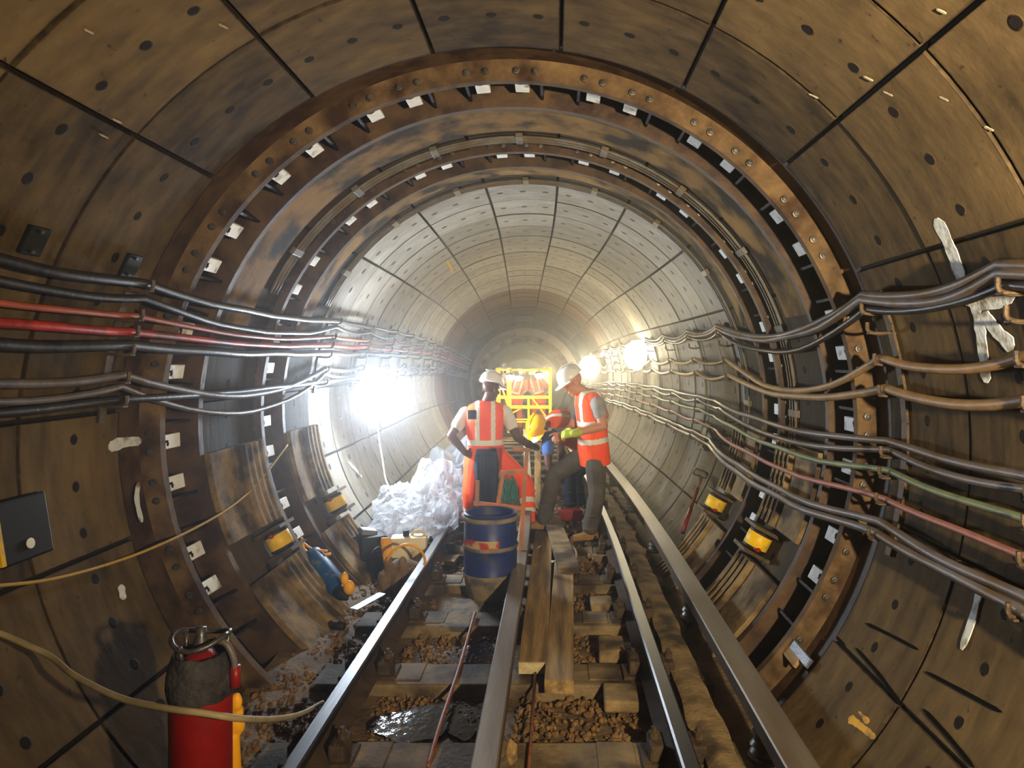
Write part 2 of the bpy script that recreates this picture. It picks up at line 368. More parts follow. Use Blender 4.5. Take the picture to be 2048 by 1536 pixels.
# ------------------------------------------------------------------ tunnel lining
A0 = 8.2
def lining(a0, a1):
    b = MB(); b.uv = []
    joints = [A0 + SEG * k for k in range(-9, 10)]
    half = .32
    angs = []
    n = int((a1 - a0) / 2.4)
    base = [a0 + (a1 - a0) * i / n for i in range(n + 1)]
    js = [j for j in joints if a0 - .01 < j < a1 + .01]
    for a in base:
        if all(abs(a - j) > .8 for j in js): angs.append((a, 0))
    for j in js:
        for q, dep in ((-half, 0), (-half * .6, 1), (half * .6, 1), (half, 0)): angs.append((j + q, dep))
    for e in (a0, a1):
        if all(abs(e - j) > .4 for j in js) and all(abs(e - x[0]) > .05 for x in angs): angs.append((e, 0))
    angs.sort()
    def section(y0, y1, ring, origin, R, jd=.022, mi=0):
        ys = []
        k0 = math.floor((y0 - origin) / ring) ; k1 = math.ceil((y1 - origin) / ring)
        for k in range(k0, k1 + 1):
            yj = origin + k * ring
            if y0 + .02 < yj < y1 - .02:
                ys += [(yj - .009, 0), (yj - .005, 1), (yj + .005, 1), (yj + .009, 0)]
            ym = yj + ring / 2
            if y0 + .02 < ym < y1 - .02: ys.append((ym, 0))
        ys += [(y0, 0), (y1, 0)]; ys.sort()
        n0 = len(b.v); na = len(angs)
        for (y, dy) in ys:
            v = (y - origin) / ring
            for (a, da) in angs:
                u = (a - A0) / SEG
                lip = (hsh(int(math.floor(u)) + 50, int(math.floor(v)) + 500) - .5) * .010
                r = R + lip + max(da, dy) * jd
                b.v.append(RP(a, r, y)); b.uv.append((u, v))
        for i in range(len(ys) - 1):
            for j in range(na - 1):
                p = n0 + i * na + j
                b.f.append((p, p + 1, p + na + 1, p + na)); b.m.append(mi)
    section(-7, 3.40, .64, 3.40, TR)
    section(4.09, 4.90, .82, 4.08, TR - .012, mi=2)
    section(5.34, 6.0, .66, 5.34, TR - .012, mi=2)
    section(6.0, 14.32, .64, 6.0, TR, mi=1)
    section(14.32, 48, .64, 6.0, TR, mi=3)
    return b
for nm, a0, a1 in (('wall_left', -138, -52), ('ceiling', -52, 52), ('wall_right', 52, 138)):
    o = lining(a0, a1).build(nm, [CONC_DIM, CONC_LIT, CONCD, CONCB], loc=W(0, 0, 0), fix=False)
    tag(o, kind='structure')

# ------------------------------------------------------------------ iron ribs
def ring_strip(b, prof, a0=-138, a1=138, n=120, mi=0, closed=True):
    """prof: (radius,y) swept round the tunnel"""
    m = len(prof); n0 = len(b.v)
    for i in range(n + 1):
        a = a0 + (a1 - a0) * i / n
        for (r, y) in prof: b.v.append(RP(a, r, y))
    for i in range(n):
        for k in range(m if closed else m - 1):
            p = n0 + i * m + k; q = n0 + i * m + (k + 1) % m
            b.f.append((p, q, q + m, p + m)); b.m.append(mi)
def rib(name, y0, y1, near_step):
    root = thing(name, W(0, (y0 + y1) / 2, 0), None, None); tag(root, kind='structure')
    b = MB()
    ring_strip(b, [(2.02, y0 + .02), (2.06, y0 + .02), (2.06, y1 - .02), (2.02, y1 - .02)])
    for k in range(-8, 9):                                   # webs across the channel
        for q in (-6.2, 6.4):
            a = -1.3 + SEG * k + q
            if abs(a) > 134: continue
            p = RP(a, 1.945, (y0 + y1) / 2)
            b.box(p, (.016, y1 - y0 - .04, .15), Matrix.Rotation(rad(a), 3, 'Y'))
    b.build('channel', IRON, root)
    for (ya, yb, m, rin) in ((y0 - .02, y0 + .03, TANFL if near_step else RUST, 1.815), (y1 - .03, y1 + .02, RUST, 1.825)):
        f = MB(); ring_strip(f, [(rin, ya), (rin, yb), (2.05, yb), (2.05, ya)])
        fl = f.build('flange', m, root, smooth=False)
    if near_step:
        s = MB(); ring_strip(s, [(1.90, 3.395), (2.0, 3.395), (2.0, y0), (1.925, y0), (1.925, 3.43)])
        s.build('step', RUST, root)
    # bolts on the camera side flange face
    proto = None
    for k in range(-8, 8):
        for q in (2.5, 5.5, 13.5, 16.5):
            a = -1.3 + SEG * k + q
            if abs(a) > 128: continue
            p = RP(a, 1.862, y0 - .03)
            if proto is None:
                mb = MB(); M = Matrix.Rotation(pi / 2, 4, 'X')
                mb.lathe([(.019, 0), (.019, .005), (.011, .006), (.011, .017), (0, .018)], M, seg=10)
                mb.v = [v + p for v in mb.v]
                proto = mb.build('bolt', BOLTM, root); pp = p
            else:
                c = proto.copy(); COL.objects.link(c); c.parent = root; c.location = proto.location + (p - pp)
    return root
rib('trim_1', 3.66, 4.08, True)
rib('trim_2', 4.91, 5.33, False)
b = MB(); ring_strip(b, [(1.70, 21.5), (1.70, 22.2), (1.9, 22.2), (1.9, 21.5)])
tag(b.build('trim_3', RUST), kind='structure')
b = MB(); ring_strip(b, [(1.62, 32), (1.62, 33.2), (1.9, 33.2), (1.9, 32)])
tag(b.build('trim_4', CONDUIT), kind='structure')
b = MB(); ring_strip(b, [(1.66, 27), (1.66, 27.3), (1.9, 27.3), (1.9, 27)])
tag(b.build('trim_5', BANDC), kind='structure')
# ochre concrete facing on the two bands behind each rib
for i, (ya, yb) in enumerate(((4.1, 4.55), (5.35, 5.62))):
    b = MB(); ring_strip(b, [(1.85, ya), (1.85, yb), (1.9, yb), (1.9, ya)], -74, 70, n=90)
    tag(b.build('trim_%d' % (6 + i), BANDC), kind='structure')

# marked packer plates in the channels
ORD = ['first', 'second', 'third', 'fourth', 'fifth', 'sixth', 'seventh', 'eighth', 'ninth', 'tenth', 'eleventh', 'twelfth', 'thirteenth', 'fourteenth', 'fifteenth', 'sixteenth', 'seventeenth', 'eighteenth', 'nineteenth', 'twentieth']
pk = None
for ri, (yc, rn) in enumerate(((3.80, 'near'), (5.05, 'farther'))):
    lst = []
    for k in range(-7, 8):
        for q in (-3.4, 3.3):
            a = -1.3 + SEG * k + q + (hsh(k + 40, int(q * 10) + 90, ri) - .5) * .8
            if abs(a) < 122: lst.append(a)
    right = sorted([a for a in lst if a > 0]); left = sorted([a for a in lst if a <= 0], reverse=True)
    for side, arr in (('right', right), ('left', left)):
        for i, a in enumerate(arr):
            if pk is None:
                mb = MB(); mb.box((0, 0, 0), (.078, .22, .035), bev=.004)
                mb.box((0.002, -.06, -.0185), (.014, .09, .004), mi=1); mb.box((.012, -.085, -.0185), (.022, .02, .004), mi=1)
                mb.box((-.012, -.02, -.0185), (.02, .016, .004), Matrix.Rotation(.5, 3, 'Z'), mi=1)
                mb.box((0, -.1115, 0.002), (.05, .004, .012), mi=1)
                pk = mb.build('packer_plate', [WHITEP, BLACKP], loc=(0, 0, 0)); o = pk
            else:
                o = pk.copy(); COL.objects.link(o)
            o.location = RP(a, 1.872, yc); o.rotation_euler = (0, rad(a), 0)
            tag(o, 'white packer plate in the %s iron rib, %s from the crown on the %s' % (rn, ORD[i], side), 'packer plate', 'marked packer plates in the %s rib' % rn)

# conduits running round the crown, with their saddles
for ri, (yc, rn) in enumerate(((4.72, 'between the two iron ribs'), (5.84, 'behind the farther iron rib'))):
    for j, dy in enumerate((-.05, .0, .05)):
        root = thing('conduit', RP(0, 1.84, yc + dy), 'thin grey conduit curving over the crown %s, %s of three' % (rn, ('nearest', 'middle', 'farthest')[j]), 'conduit', 'ring conduits')
        b = MB(); b.tube([RP(a, 1.848, yc + dy) for a in range(-64, 113, 3)], .010, 8)
        b.build('pipe', CONDUIT, root, smooth=True)
        if j == 1:
            for a in range(-54, 110, 18):
                s = MB(); s.box(RP(a, 1.852, yc + dy), (.05, .16, .03), Matrix.Rotation(rad(a), 3, 'Y'), bev=.004)
                s.build('saddle', CONDUIT, root)

# ribbed knee panels and yellow jacks low on both sides
def arc_panel(a0, a1, y0, y1, side, ribs_at):
    b = MB(); n = 10
    def strip(r0, r1, ya, yb, mi=0):
        m0 = len(b.v)
        for i in range(n + 1):
            a = (90 + a0 + (a1 - a0) * i / n) * side
            for (r, y) in ((r0, ya), (r0, yb), (r1, yb), (r1, ya)): b.v.append(RP(a, r, y))
        for i in range(n):
            for k in range(4):
                p = m0 + i * 4 + k; q = m0 + i * 4 + (k + 1) % 4
                b.f.append((p, q, q + 4, p + 4)); b.m.append(mi)
        for e in (m0, m0 + n * 4): b.f.append((e, e + 1, e + 2, e + 3)); b.m.append(mi)
    strip(1.80, 1.845, y0, y1)
    for yr in ribs_at: strip(1.765, 1.81, yr, yr + .03)
    return b
for si, (side, sn) in enumerate(((-1, 'left'), (1, 'right'))):
    for bi, (y0, y1, bn) in enumerate(((4.12, 4.86, 'between the two iron ribs'), (5.37, 6.0, 'behind the farther iron rib'))):
        for pi_, (a0, a1, pn) in enumerate(((6, 23.5, 'upper'), (32, 52, 'lower'))):
            ribs = [y1 - .10 - .085 * k for k in range(4)]
            o = arc_panel(a0, a1, y0, y1, side, ribs).build('ribbed_panel', DUSTC)
            tag(o, 'ribbed brown panel %s the yellow jack on the %s wall %s' % ('above' if pn == 'upper' else 'below', sn, bn), 'panel', 'ribbed panels on the lower walls')
        a = (90 + 27.7) * side
        p = RP(a, 1.78, (y0 + y1) / 2 + .12)
        root = thing('jack', p, 'squat jack with a yellow label low on the %s wall %s' % (sn, bn), 'jack', 'yellow jacks in the lower walls')
        Rm = Matrix.Rotation(rad(a), 4, 'Y')
        T = Matrix.Translation(p) @ Rm @ Matrix.Rotation(pi / 2, 4, 'Y')
        b = MB(); b.lathe([(.062, -.07), (.078, -.06), (.078, .06), (.062, .07)], T, seg=20); b.build('body', BLKPL, root, smooth=True, auto=40)
        b = MB(); b.lathe([(.0795, -.045), (.0805, -.044), (.0805, .044), (.0795, .045)], T, seg=20, cap=False); b.build('label_band', YEL, root, smooth=True)
        b = MB()
        for q in (-.082, .082):
            b.box(T @ V((0, 0, q)), (.2, .24, .022), (Rm @ Matrix.Rotation(pi / 2, 4, 'Y')).to_3x3())
        b.build('bearing_plate', BRACK, root)
        b = MB(); b.ell(T @ V((.0, -.079, .05)), (.02, .02, .016)); b.tube([T @ V((0, -.07, .05)), T @ V((.03, -.09, .05))], .008, 8)
        b.build('valve', REDP, root, smooth=True)

# dark slots in the smooth panels at the lower right and painted marks on the walls (parts of the walls)
WL = bpy.data.objects['wall_left']; WR = bpy.data.objects['wall_right']; CE = bpy.data.objects['ceiling']
for o in (WL, WR, CE): OFF[o] = V((0, 0, 0)); o.location = (0, 0, 0)
def wall_dab(pts, parent, name, m, wid=.03, r=TR - .007, jit=.3, seed=1):
    """a painted streak that lies on the lining; pts are (angle, y)"""
    rr = random.Random(seed); b = MB()
    P = smooth_path([V((a, y, 0)) for a, y in pts], 6)
    n0 = len(b.v)
    for i, p in enumerate(P):
        t = (P[min(i + 1, len(P) - 1)] - P[max(i - 1, 0)]); t = V((t.x * rad(1) * TR, t.y, 0))
        nrm = V((-t.y, t.x, 0)).normalized() if t.length > 1e-6 else V((1, 0, 0))
        w = wid * (1 + jit * 1.4 * noise.noise(V((i * .45, seed * 3.7, 0)))) * (.35 if i in (0, len(P) - 1) else 1)
        for sgn in (-1, 1):
            a = p.x + nrm.x * sgn * w / 2 / TR / rad(1); y = p.y + nrm.y * sgn * w / 2
            b.v.append(RP(a, r, y))
    n1 = len(b.v)
    for i in range(n0, n1): 
        c = V((0, b.v[i].y, AZ)); b.v.append(b.v[i] + (b.v[i] - c).normalized() * .004)
    m = m
    for i in range(len(P) - 1):
        p = n0 + i * 2; q = p + (n1 - n0)
        b.f += [(p, p + 1, p + 3, p + 2), (q, q + 2, q + 3, q + 1), (p, p + 2, q + 2, q), (p + 1, q + 1, q + 3, p + 3)]; b.m += [0] * 4
    return b.build(name, m, parent)
def AY(u, v, r=TR):
    """lining point seen at a pixel -> (angle,y)"""
    dx, dz = (u - VX), -(v - VY)
    A = dx * dx + dz * dz; Bq = 2 * (CAMX * dx + (CAMZ - AZ) * dz); C = CAMX ** 2 + (CAMZ - AZ) ** 2 - r * r
    k = (-Bq + math.sqrt(Bq * Bq - 4 * A * C)) / (2 * A)
    return math.degrees(math.atan2(CAMX + dx * k, CAMZ - AZ + dz * k)), F * k
def dab(pix, parent, name, m, wid, seed=1, jit=.3): return wall_dab([AY(*p) for p in pix], parent, name, m, wid, seed=seed, jit=jit)
dab([(1875, 435), (1905, 500), (1925, 560), (1928, 600)], WR, 'paint_mark', PAINTW, .06, 2)
dab([(1945, 590), (1960, 640), (1968, 700), (1975, 765)], WR, 'paint_mark', PAINTW, .055, 3)
dab([(1968, 625), (1995, 660), (2030, 695)], WR, 'paint_mark', PAINTW, .06, 4)
dab([(1930, 590), (1965, 605), (2030, 585)], WR, 'paint_mark', PAINTW, .07, 5)
dab([(1965, 1165), (1950, 1230), (1925, 1300)], WR, 'paint_mark', PAINTW, .035, 6)
dab([(1700, 1437), (1725, 1455), (1752, 1478)], WR, 'paint_mark', PAINTY, .03, 7, .5)
dab([(1720, 1425), (1740, 1448)], WR, 'paint_mark', PAINTY, .02, 8, .5)
dab([(215, 895), (245, 885), (280, 882)], WL, 'paint_mark', PAINTW, .05, 9)
dab([(240, 1170), (245, 1200)], WL, 'paint_mark', PAINTW, .04, 10)
dab([(275, 965), (272, 1000), (282, 1045)], WL, 'paint_mark', PAINTW, .03, 11)
dab([(700, 925), (715, 940), (728, 955)], WL, 'paint_mark', PAINTW, .05, 12)
for i, (u, v) in enumerate(((1738, 155), (1778, 185), (1628, 190), (1890, 195), (1980, 255), (1885, 20), (175, 60), (232, 240), (205, 270), (445, 50), (640, 265))):
    dab([(u - 9, v - 4), (u + 10, v + 5)], CE if abs(AY(u, v)[0]) < 52 else (WR if u > 1000 else WL), 'chalk_tick', CHALK, .007, 20 + i)
for i, pp in enumerate(([(1675, 1275), (1690, 1292)], [(1715, 1298), (1760, 1350), (1805, 1410)], [(1735, 1248), (1785, 1272), (1838, 1300)], [(1855, 1345), (1930, 1385), (2005, 1425)], [(1850, 1420), (1900, 1475), (1950, 1536)])):
    dab(pp, WR, 'slot', BLACKP, .014, 40 + i, .2)
dab([(905, 1000 - 480), (925, 545)], CE, 'paint_mark', PAINTY, .03, 60)

# ------------------------------------------------------------------ floor and track
b = MB(); nx, ys = 46, [(-3 + .11 * i) for i in range(150)] + [13.5 + .8 * i for i in range(42)]
for y in ys:
    for i in range(nx + 1):
        x = -1.36 + 2.72 * i / nx
        h = noise.noise(V((x * 6, y * 6, 0))) * .018 + noise.noise(V((x * 2, y * 2, 4))) * .02
        if x < -.85: h += .05 * min(1, (-.85 - x) / .3)
        b.v.append(W(x, y, FLOOR - .035 + h))
for j in range(len(ys) - 1):
    for i in range(nx):
        p = j * (nx + 1) + i; b.f.append((p, p + 1, p + nx + 2, p + nx + 1)); b.m.append(0)
tag(b.build('floor', BED, loc=(0, 0, 0), smooth=True), kind='structure')

SY = [2.96 + .8 * k for k in range(-2, 24)]
# sleepers
vis = [y for y in SY if y > 2.0]
for i, y in enumerate(vis):
    b = MB(); b.box(W(.02, y, FLOOR - .035), (2.1, .26, .14), bev=.012)
    for q in (-.55, .5, .95): b.box(W(q, y + .02, FLOOR + .036), (.16, .20, .012), bev=.004)
    o = b.build('sleeper', SLEEP)
    nm = ORD[i] if i < 20 else ORD[i - 20]
    tag(o, ('dusty concrete sleeper under the rails, %s from the bottom of the photo' % nm) if i < 20 else 'small far sleeper under the rails, %s after the twentieth' % nm, 'sleeper', 'sleepers along the track')

def rail_prof(x, w=.070, h=.15, foot=.13, top=0.0):
    a = w / 2
    return [(x - a, top - .008), (x - a + .008, top), (x + a - .008, top), (x + a, top - .008), (x + a, top - .04), (x + .01, top - .055), (x + .01, top - h + .03), (x + foot / 2, top - h + .012), (x + foot / 2, top - h), (x - foot / 2, top - h), (x - foot / 2, top - h + .012), (x - .01, top - h + .03), (x - .01, top - .055), (x - a, top - .04)]
RY = [-2 + .4 * i for i in range(125)]
for x, sn in ((-.7525, 'left'), (.7525, 'right')):
    root = thing('running_rail', W(x, 3, -.15), 'shiny steel running rail on the %s, %s' % (sn, 'running past the blue drum' if x < 0 else 'running between the planks and the tan conductor rail'), 'rail', 'running rails')
    b = MB(); b.sweep(rail_prof(x), RY)
    n = 14
    for fi in range(len(b.f) - 2):
        if fi % n in (0, 1, 2, 3, 13): b.m[fi] = 1
    b.build('rail', [RAILSIDE, RAILTOP], root)
    for y in SY:
        if not 2.0 < y < 13: continue
        c = MB()
        for s in (-1, 1):
            c.box(W(x + s * .085, y, -.115), (.07, .13, .075), bev=.012)
            c.lathe([(.022, 0), (.022, .03), (.012, .032), (.012, .05)], Matrix.Translation(W(x + s * .095, y, -.08)), seg=8)
        c.box(W(x, y, -.155), (.30, .17, .02), bev=.005)
        c.build('rail_chair', CHAIRM, root)
for x, top, w, sn, yend in ((-.02, .04, .10, 'middle', 60), (1.125, .07, .125, 'outer', 60)):
    root = thing('conductor_rail', W(x, 3, top - .12), 'grey flat-topped conductor rail down the middle of the track beside the blue drum' if sn == 'middle' else 'raised tan conductor rail at the foot of the right wall', 'rail', 'conductor rails')
    a = w / 2
    pr = [(x - a, top - .006), (x - a + .006, top), (x + a - .006, top), (x + a, top - .006), (x + a, top - .065), (x + a * .55, top - .07), (x + a * .55, top - .12), (x - a * .55, top - .12), (x - a * .55, top - .07), (x - a, top - .065)]
    b = MB(); b.sweep(pr, RY)
    for fi in range(len(b.f) - 2):
        if fi % 10 in (0, 1, 2): b.m[fi] = 1
    b.build('rail', [RAILSIDE, CONDTOP], root)
    for k, y in enumerate(SY):
        if k % 2 or not 2.0 < y < 14: continue
        c = MB(); z0 = -.165
        c.lathe([(.07, 0), (.07, .015), (.045, .02), (.06, .03), (.045, .05), (.06, .06), (.045, .08), (.05, top - .12 - z0)], Matrix.Translation(W(x, y, z0)), seg=14)
        c.build('insulator', PORC, root, smooth=True, auto=40)
# dusty haunch between the right running rail and the outer conductor rail
b = MB(); ys2 = [1 + .1 * i for i in range(130)]
n0 = 0
for y in ys2:
    e = .03 * noise.noise(V((0, y * 3, 1))) ; e2 = .03 * noise.noise(V((3, y * 4, 1))); h = .012 * noise.noise(V((5, y * 5, 2)))
    for (x, z) in ((.84 + e, FLOOR - .06), (.85 + e, FLOOR + .075 + h), (.92, FLOOR + .09 + h), (1.0 + e2, FLOOR + .08 + h), (1.02 + e2, FLOOR - .06)): b.v.append(W(x, y, z))
for j in range(len(ys2) - 1):
    for i in range(4): p = j * 5 + i; b.f.append((p, p + 1, p + 6, p + 5)); b.m.append(0)
tag(b.build('trim_8', DUSTC, smooth=False), kind='structure')

# wet mud / puddles left of the middle rail
def puddle(cx_, cy_, rx, ry, seed, label):
    rr = random.Random(seed); b = MB(); n = 28; ph = [rr.uniform(0, 6) for _ in range(4)]
    z = FLOOR - .012
    b.v.append(V((cx_, cy_, z + .002)))
    for k in range(n):
        a = 2 * pi * k / n; q = 1 + .22 * sin(2 * a + ph[0]) + .16 * sin(3 * a + ph[1]) + .1 * sin(5 * a + ph[2])
        b.v.append(V((cx_ + rx * q * cos(a), cy_ + ry * q * sin(a), z)))
    for k in range(n): b.v.append(b.v[1 + k] + V((0, 0, -.03)))
    for k in range(n):
        b.f.append((0, 1 + k, 1 + (k + 1) % n)); b.m.append(0)
        b.f.append((1 + k, 1 + n + k, 1 + n + (k + 1) % n, 1 + (k + 1) % n)); b.m.append(0)
    tag(b.build('puddle', WATER, smooth=False), label, 'puddle', 'puddles between the rails')
puddle(-.42, 3.35, .17, .2, 1, 'wet puddle glinting between left rail and middle rail, behind the nearest sleeper')
puddle(-.40, 2.62, .16, .17, 2, 'wet puddle glinting at the bottom edge of the photo, left of middle rail')
puddle(-.22, 4.12, .13, .18, 3, 'dark puddle beside the middle rail just in front of the blue drum')
puddle(-.17, 3.38, .10, .2, 4, 'dark wet patch hard against the left side of the middle rail, second sleeper bay')

# ballast stones (beyond counting)
b = MB()
bmi = bmesh.new(); bmesh.ops.create_icosphere(bmi, subdivisions=1, radius=1); bmi.verts.index_update()
IV = [v.co.copy() for v in bmi.verts]; IF = [tuple(v.index for v in f.verts) for f in bmi.faces]; bmi.free()
def stone(b, p, r, rr, mi=0):
    M = Matrix.Rotation(rr.uniform(0, 6.3), 3, (rr.random() - .5, rr.random() - .5, rr.random() - .5 + .01))
    s = (r * rr.uniform(.7, 1.3), r * rr.uniform(.7, 1.3), r * rr.uniform(.5, .9))
    b.add([M @ V((v.x * s[0] * rr.uniform(.8, 1.15), v.y * s[1], v.z * s[2])) + p for v in IV], IF, mi)
rr = random.Random(11)
cnt = 0
while cnt < 5200:
    y = 2.2 + 5.5 * rr.random() ** 1.6; x = rr.uniform(-.66, .66)
    if rr.random() < .22: x = rr.uniform(-1.28, -.86)
    if min(abs(y - s) for s in SY) < .14 and -.9 < x: continue
    if any(abs(x - q) < .07 for q in (-.02,)): continue
    if -.66 < x < -.08 and noise.noise(V((x * 3, y * 2, 9))) > .28: continue
    z = FLOOR - .028 + (.04 * min(1, (-.85 - x) / .3) if x < -.85 else 0)
    stone(b, W(x, y, z + rr.uniform(-.004, .012)), rr.uniform(.008, .022) * (1.1 if x > -.1 else .9), rr); cnt += 1
tag(b.build('ballast', STONE, loc=(0, 0, 0)), 'brown ballast stones and rubble loose between the rails and along the left rail', 'ballast', kind='stuff')

# thin rods along the track
b = MB(); b.tube(smooth_path([U(855, 1536, 2.9), U(880, 1450, 3.2), U(920, 1330, 3.85), U(950, 1225, 4.6)], 6), .010, 8)
tag(b.build('rusty_rod', mat('rust_rod', (104, 52, 36), (140, 84, 62), scale=20, rough=.5, bump=.3), smooth=True), 'thin rusty rod lying between left rail and middle rail in front of the drum', 'rod')
b = MB(); b.tube([V((.13, 2.4, FLOOR + .05)), V((.135, 3.75, FLOOR + .05))], .008, 8)
tag(b.build('rusty_rod', bpy.data.materials['rust_rod'], smooth=True), 'thin reddish rod along the ballast in front of the plank ends', 'rod')

# timber planks
def plank(p0, p1, w, t, name, label, m, endm=None):
    p0 = V(p0); p1 = V(p1); d = (p1 - p0); L = d.length; yv = d.normalized(); xv = yv.cross(V((0, 0, 1))).normalized(); zv = xv.cross(yv)
    M = Matrix((xv, yv, zv)).transposed()
    b = MB(); b.box((p0 + p1) / 2, (w, L, t), M, bev=.004)
    b.box(p0 - yv * .001, (w * .96, .004, t * .92), M, mi=1)
    return tag(b.build(name, [m, endm or m]), label, 'plank', 'timber planks on the track')
zpl = FLOOR + .042 + .033
plank((U(1066, 1325, 1400 * (CAMZ - zpl - .03) / (1325 - VY))).xy.to_3d() + V((0, 0, zpl)), V((.135, 6.6, zpl)), .16, .065, 'timber_plank', 'long dusty plank with a pale chipped end, leaning against the middle rail', PLANK, ENDW)
plank((U(1118, 1362, 1400 * (CAMZ - zpl - .03) / (1362 - VY))).xy.to_3d() + V((0, 0, zpl)), V((.33, 6.3, zpl)), .15, .07, 'timber_plank', 'long dusty plank second from the middle rail, its near end closest to the camera', PLANK)

# concrete blocks on the sleeper ends right of the planks
for i, (u, v, w, l, h, lab) in enumerate(((1225, 1318, .15, .22, .08, 'pale dusty block between the planks and right rail, second from the bottom'),
        (1245, 1415, .17, .2, .06, 'dusty block between the planks and right rail, nearest the camera'),
        (1205, 1222, .15, .2, .07, 'dusty block between the planks and right rail, third from the bottom'))):
    d = F * (CAMZ - FLOOR - .03) / (v - VY); p = U(u, v, d)
    b = MB(); b.box((p.x, d + l / 2, FLOOR + h / 2), (w, l, h), Matrix.Rotation(rnd.uniform(-.06, .06), 3, 'Z'), bev=.012)
    tag(b.build('concrete_block', DUSTC), lab, 'block', 'blocks beside the right rail')

# ------------------------------------------------------------------ wall cables
ST = [-.5, .9, 2.25, 3.25, 6.15] + [7.4 + 1.28 * k for k in range(18)]           # bracket stations
def cable_path(side, z0, r, sagk, yend, seed, off=.05):
    rr = random.Random(seed); pts = []
    st = [s for s in ST if s < yend + 1.3]
    for i in range(len(st) - 1):
        a, b_ = st[i], st[i + 1]
        sag = sagk * ((b_ - a) / 2.9) ** 1.3 * rr.uniform(.7, 1.2)
        n = 14
        for k in range(n):
            t = k / n; y = a + (b_ - a) * t
            if y > yend: break
            z = z0 - sag * 4 * t * (1 - t) + .012 * noise.noise(V((seed, y * 1.7, 0)))
            ex = .105 * max(0, min(1, (y - 3.4) / .6, (6.7 - y) / .6)) if z0 < 1.2 else 0   # held clear of the ribbed panels
            x = side * (wall_x(z) - off - ex - .02 - .02 * noise.noise(V((seed + 9, y * 1.3, 0))))
            pts.append(W(x, y, z))
    return pts
LC = [  # side, z, radius, sag, material, label
 (-1, 1.87, .022, .05, CABLEK, 'topmost thick black cable along the left wall'),
 (-1, 1.81, .018, .13, CABLEK, 'black cable sagging just under the topmost one on the left wall'),
 (-1, 1.73, .014, .05, mat('cable_rust', (128, 56, 34), (160, 78, 50), rough=.5, bump=.1), 'thin rust-red cable above the bright red one on the left wall'),
 (-1, 1.655, .020, .04, CABLER, 'bright red cable along the left wall'),
 (-1, 1.585, .026, .03, CABLEK, 'thick black cable under the red one on the left wall'),
 (-1, 1.455, .020, .16, CABLEG, 'grey cable drooping between brackets above the left floodlight level'),
 (-1, 1.40, .016, .20, CABLEG, 'thin grey cable drooping deepest on the left wall'),
 (-1, 1.335, .020, .02, CABLEK, 'lowest straight dark cable along the left wall'),
 (1, 1.83, .018, .16, CABLEG, 'topmost of the bundled grey cables on the right wall'),
 (1, 1.80, .022, .18, CABLEG, 'second cable of the grey bundle high on the right wall'),
 (1, 1.765, .018, .17, CABLEK, 'dark cable at the bottom of the bundle high on the right wall'),
 (1, 1.53, .020, .18, CABLET, 'tan cable level with the camera on the right wall'),
 (1, 1.39, .022, .14, CABLET, 'brown-tan cable second below the bundle on the right wall'),
 (1, 1.14, .018, .05, CABLEG, 'grey cable, upper of the pair at mid-height on the right wall'),
 (1, 1.10, .016, .10, CABLEG, 'grey cable, lower of the pair at mid-height on the right wall'),
 (1, 1.00, .016, .06, CABLEGR, 'greenish cable low on the right wall'),
 (1, .88, .015, .05, CABLEP, 'pinkish cable low on the right wall under the green one'),
 (1, .76, .020, .04, CABLEG, 'upper grey cable of the lowest pair on the right wall'),
 (1, .72, .022, .06, CABLEG, 'lowest thick grey cable on the right wall'),
]
for i, (sd, z, r, sg, m, lab) in enumerate(LC):
    b = MB(); b.tube(cable_path(sd, z, r, sg, 24, i + 3, off=.05 + r), r, 8)
    o = b.build('cable', m, smooth=True); tag(o, lab, 'cable', 'cables along the %s wall' % ('left' if sd < 0 else 'right'))
for sd, sn, zs in ((-1, 'left', [1.845, 1.71, 1.635, 1.55, 1.42, 1.31]), (1, 'right', [1.74, 1.65, 1.505, 1.36, 1.075, .98, .86, .695])):
    for k, y in enumerate([s for s in ST if 1.8 < s < 16]):
        root = thing('cable_bracket', W(sd * (wall_x(1.4) - .01), y, zs[-1]), 'rusty iron cable bracket on the %s wall, %s from the camera' % (sn, ORD[k]), 'bracket', 'cable brackets')
        b = MB(); z0, z1 = zs[-1] - .08, zs[0] + .1; n = 8; 
        P = [W(sd * (wall_x(z0 + (z1 - z0) * i / n) - .012), y, z0 + (z1 - z0) * i / n) for i in range(n + 1)]
        for i in range(n):
            d = P[i + 1] - P[i]
            b.box((P[i] + P[i + 1]) / 2, (.012, .05, d.length + .002), Matrix.Rotation(math.atan2(d.x, d.z), 3, 'Y'))
        b.build('backplate', BRACK, root)
        for z in zs:
            h = MB(); wx = wall_x(z)
            h.tube(smooth_path([W(sd * (wx - .005), y, z - .0), W(sd * (wx - .07), y, z - .008), W(sd * (wx - .12), y, z + .004), W(sd * (wx - .125), y, z + .045)], 4), .009, 6)
            h.box(W(sd * (wx - .06), y, z - .006), (.12, .04, .008))
            h.build('hook', BRACK, root)

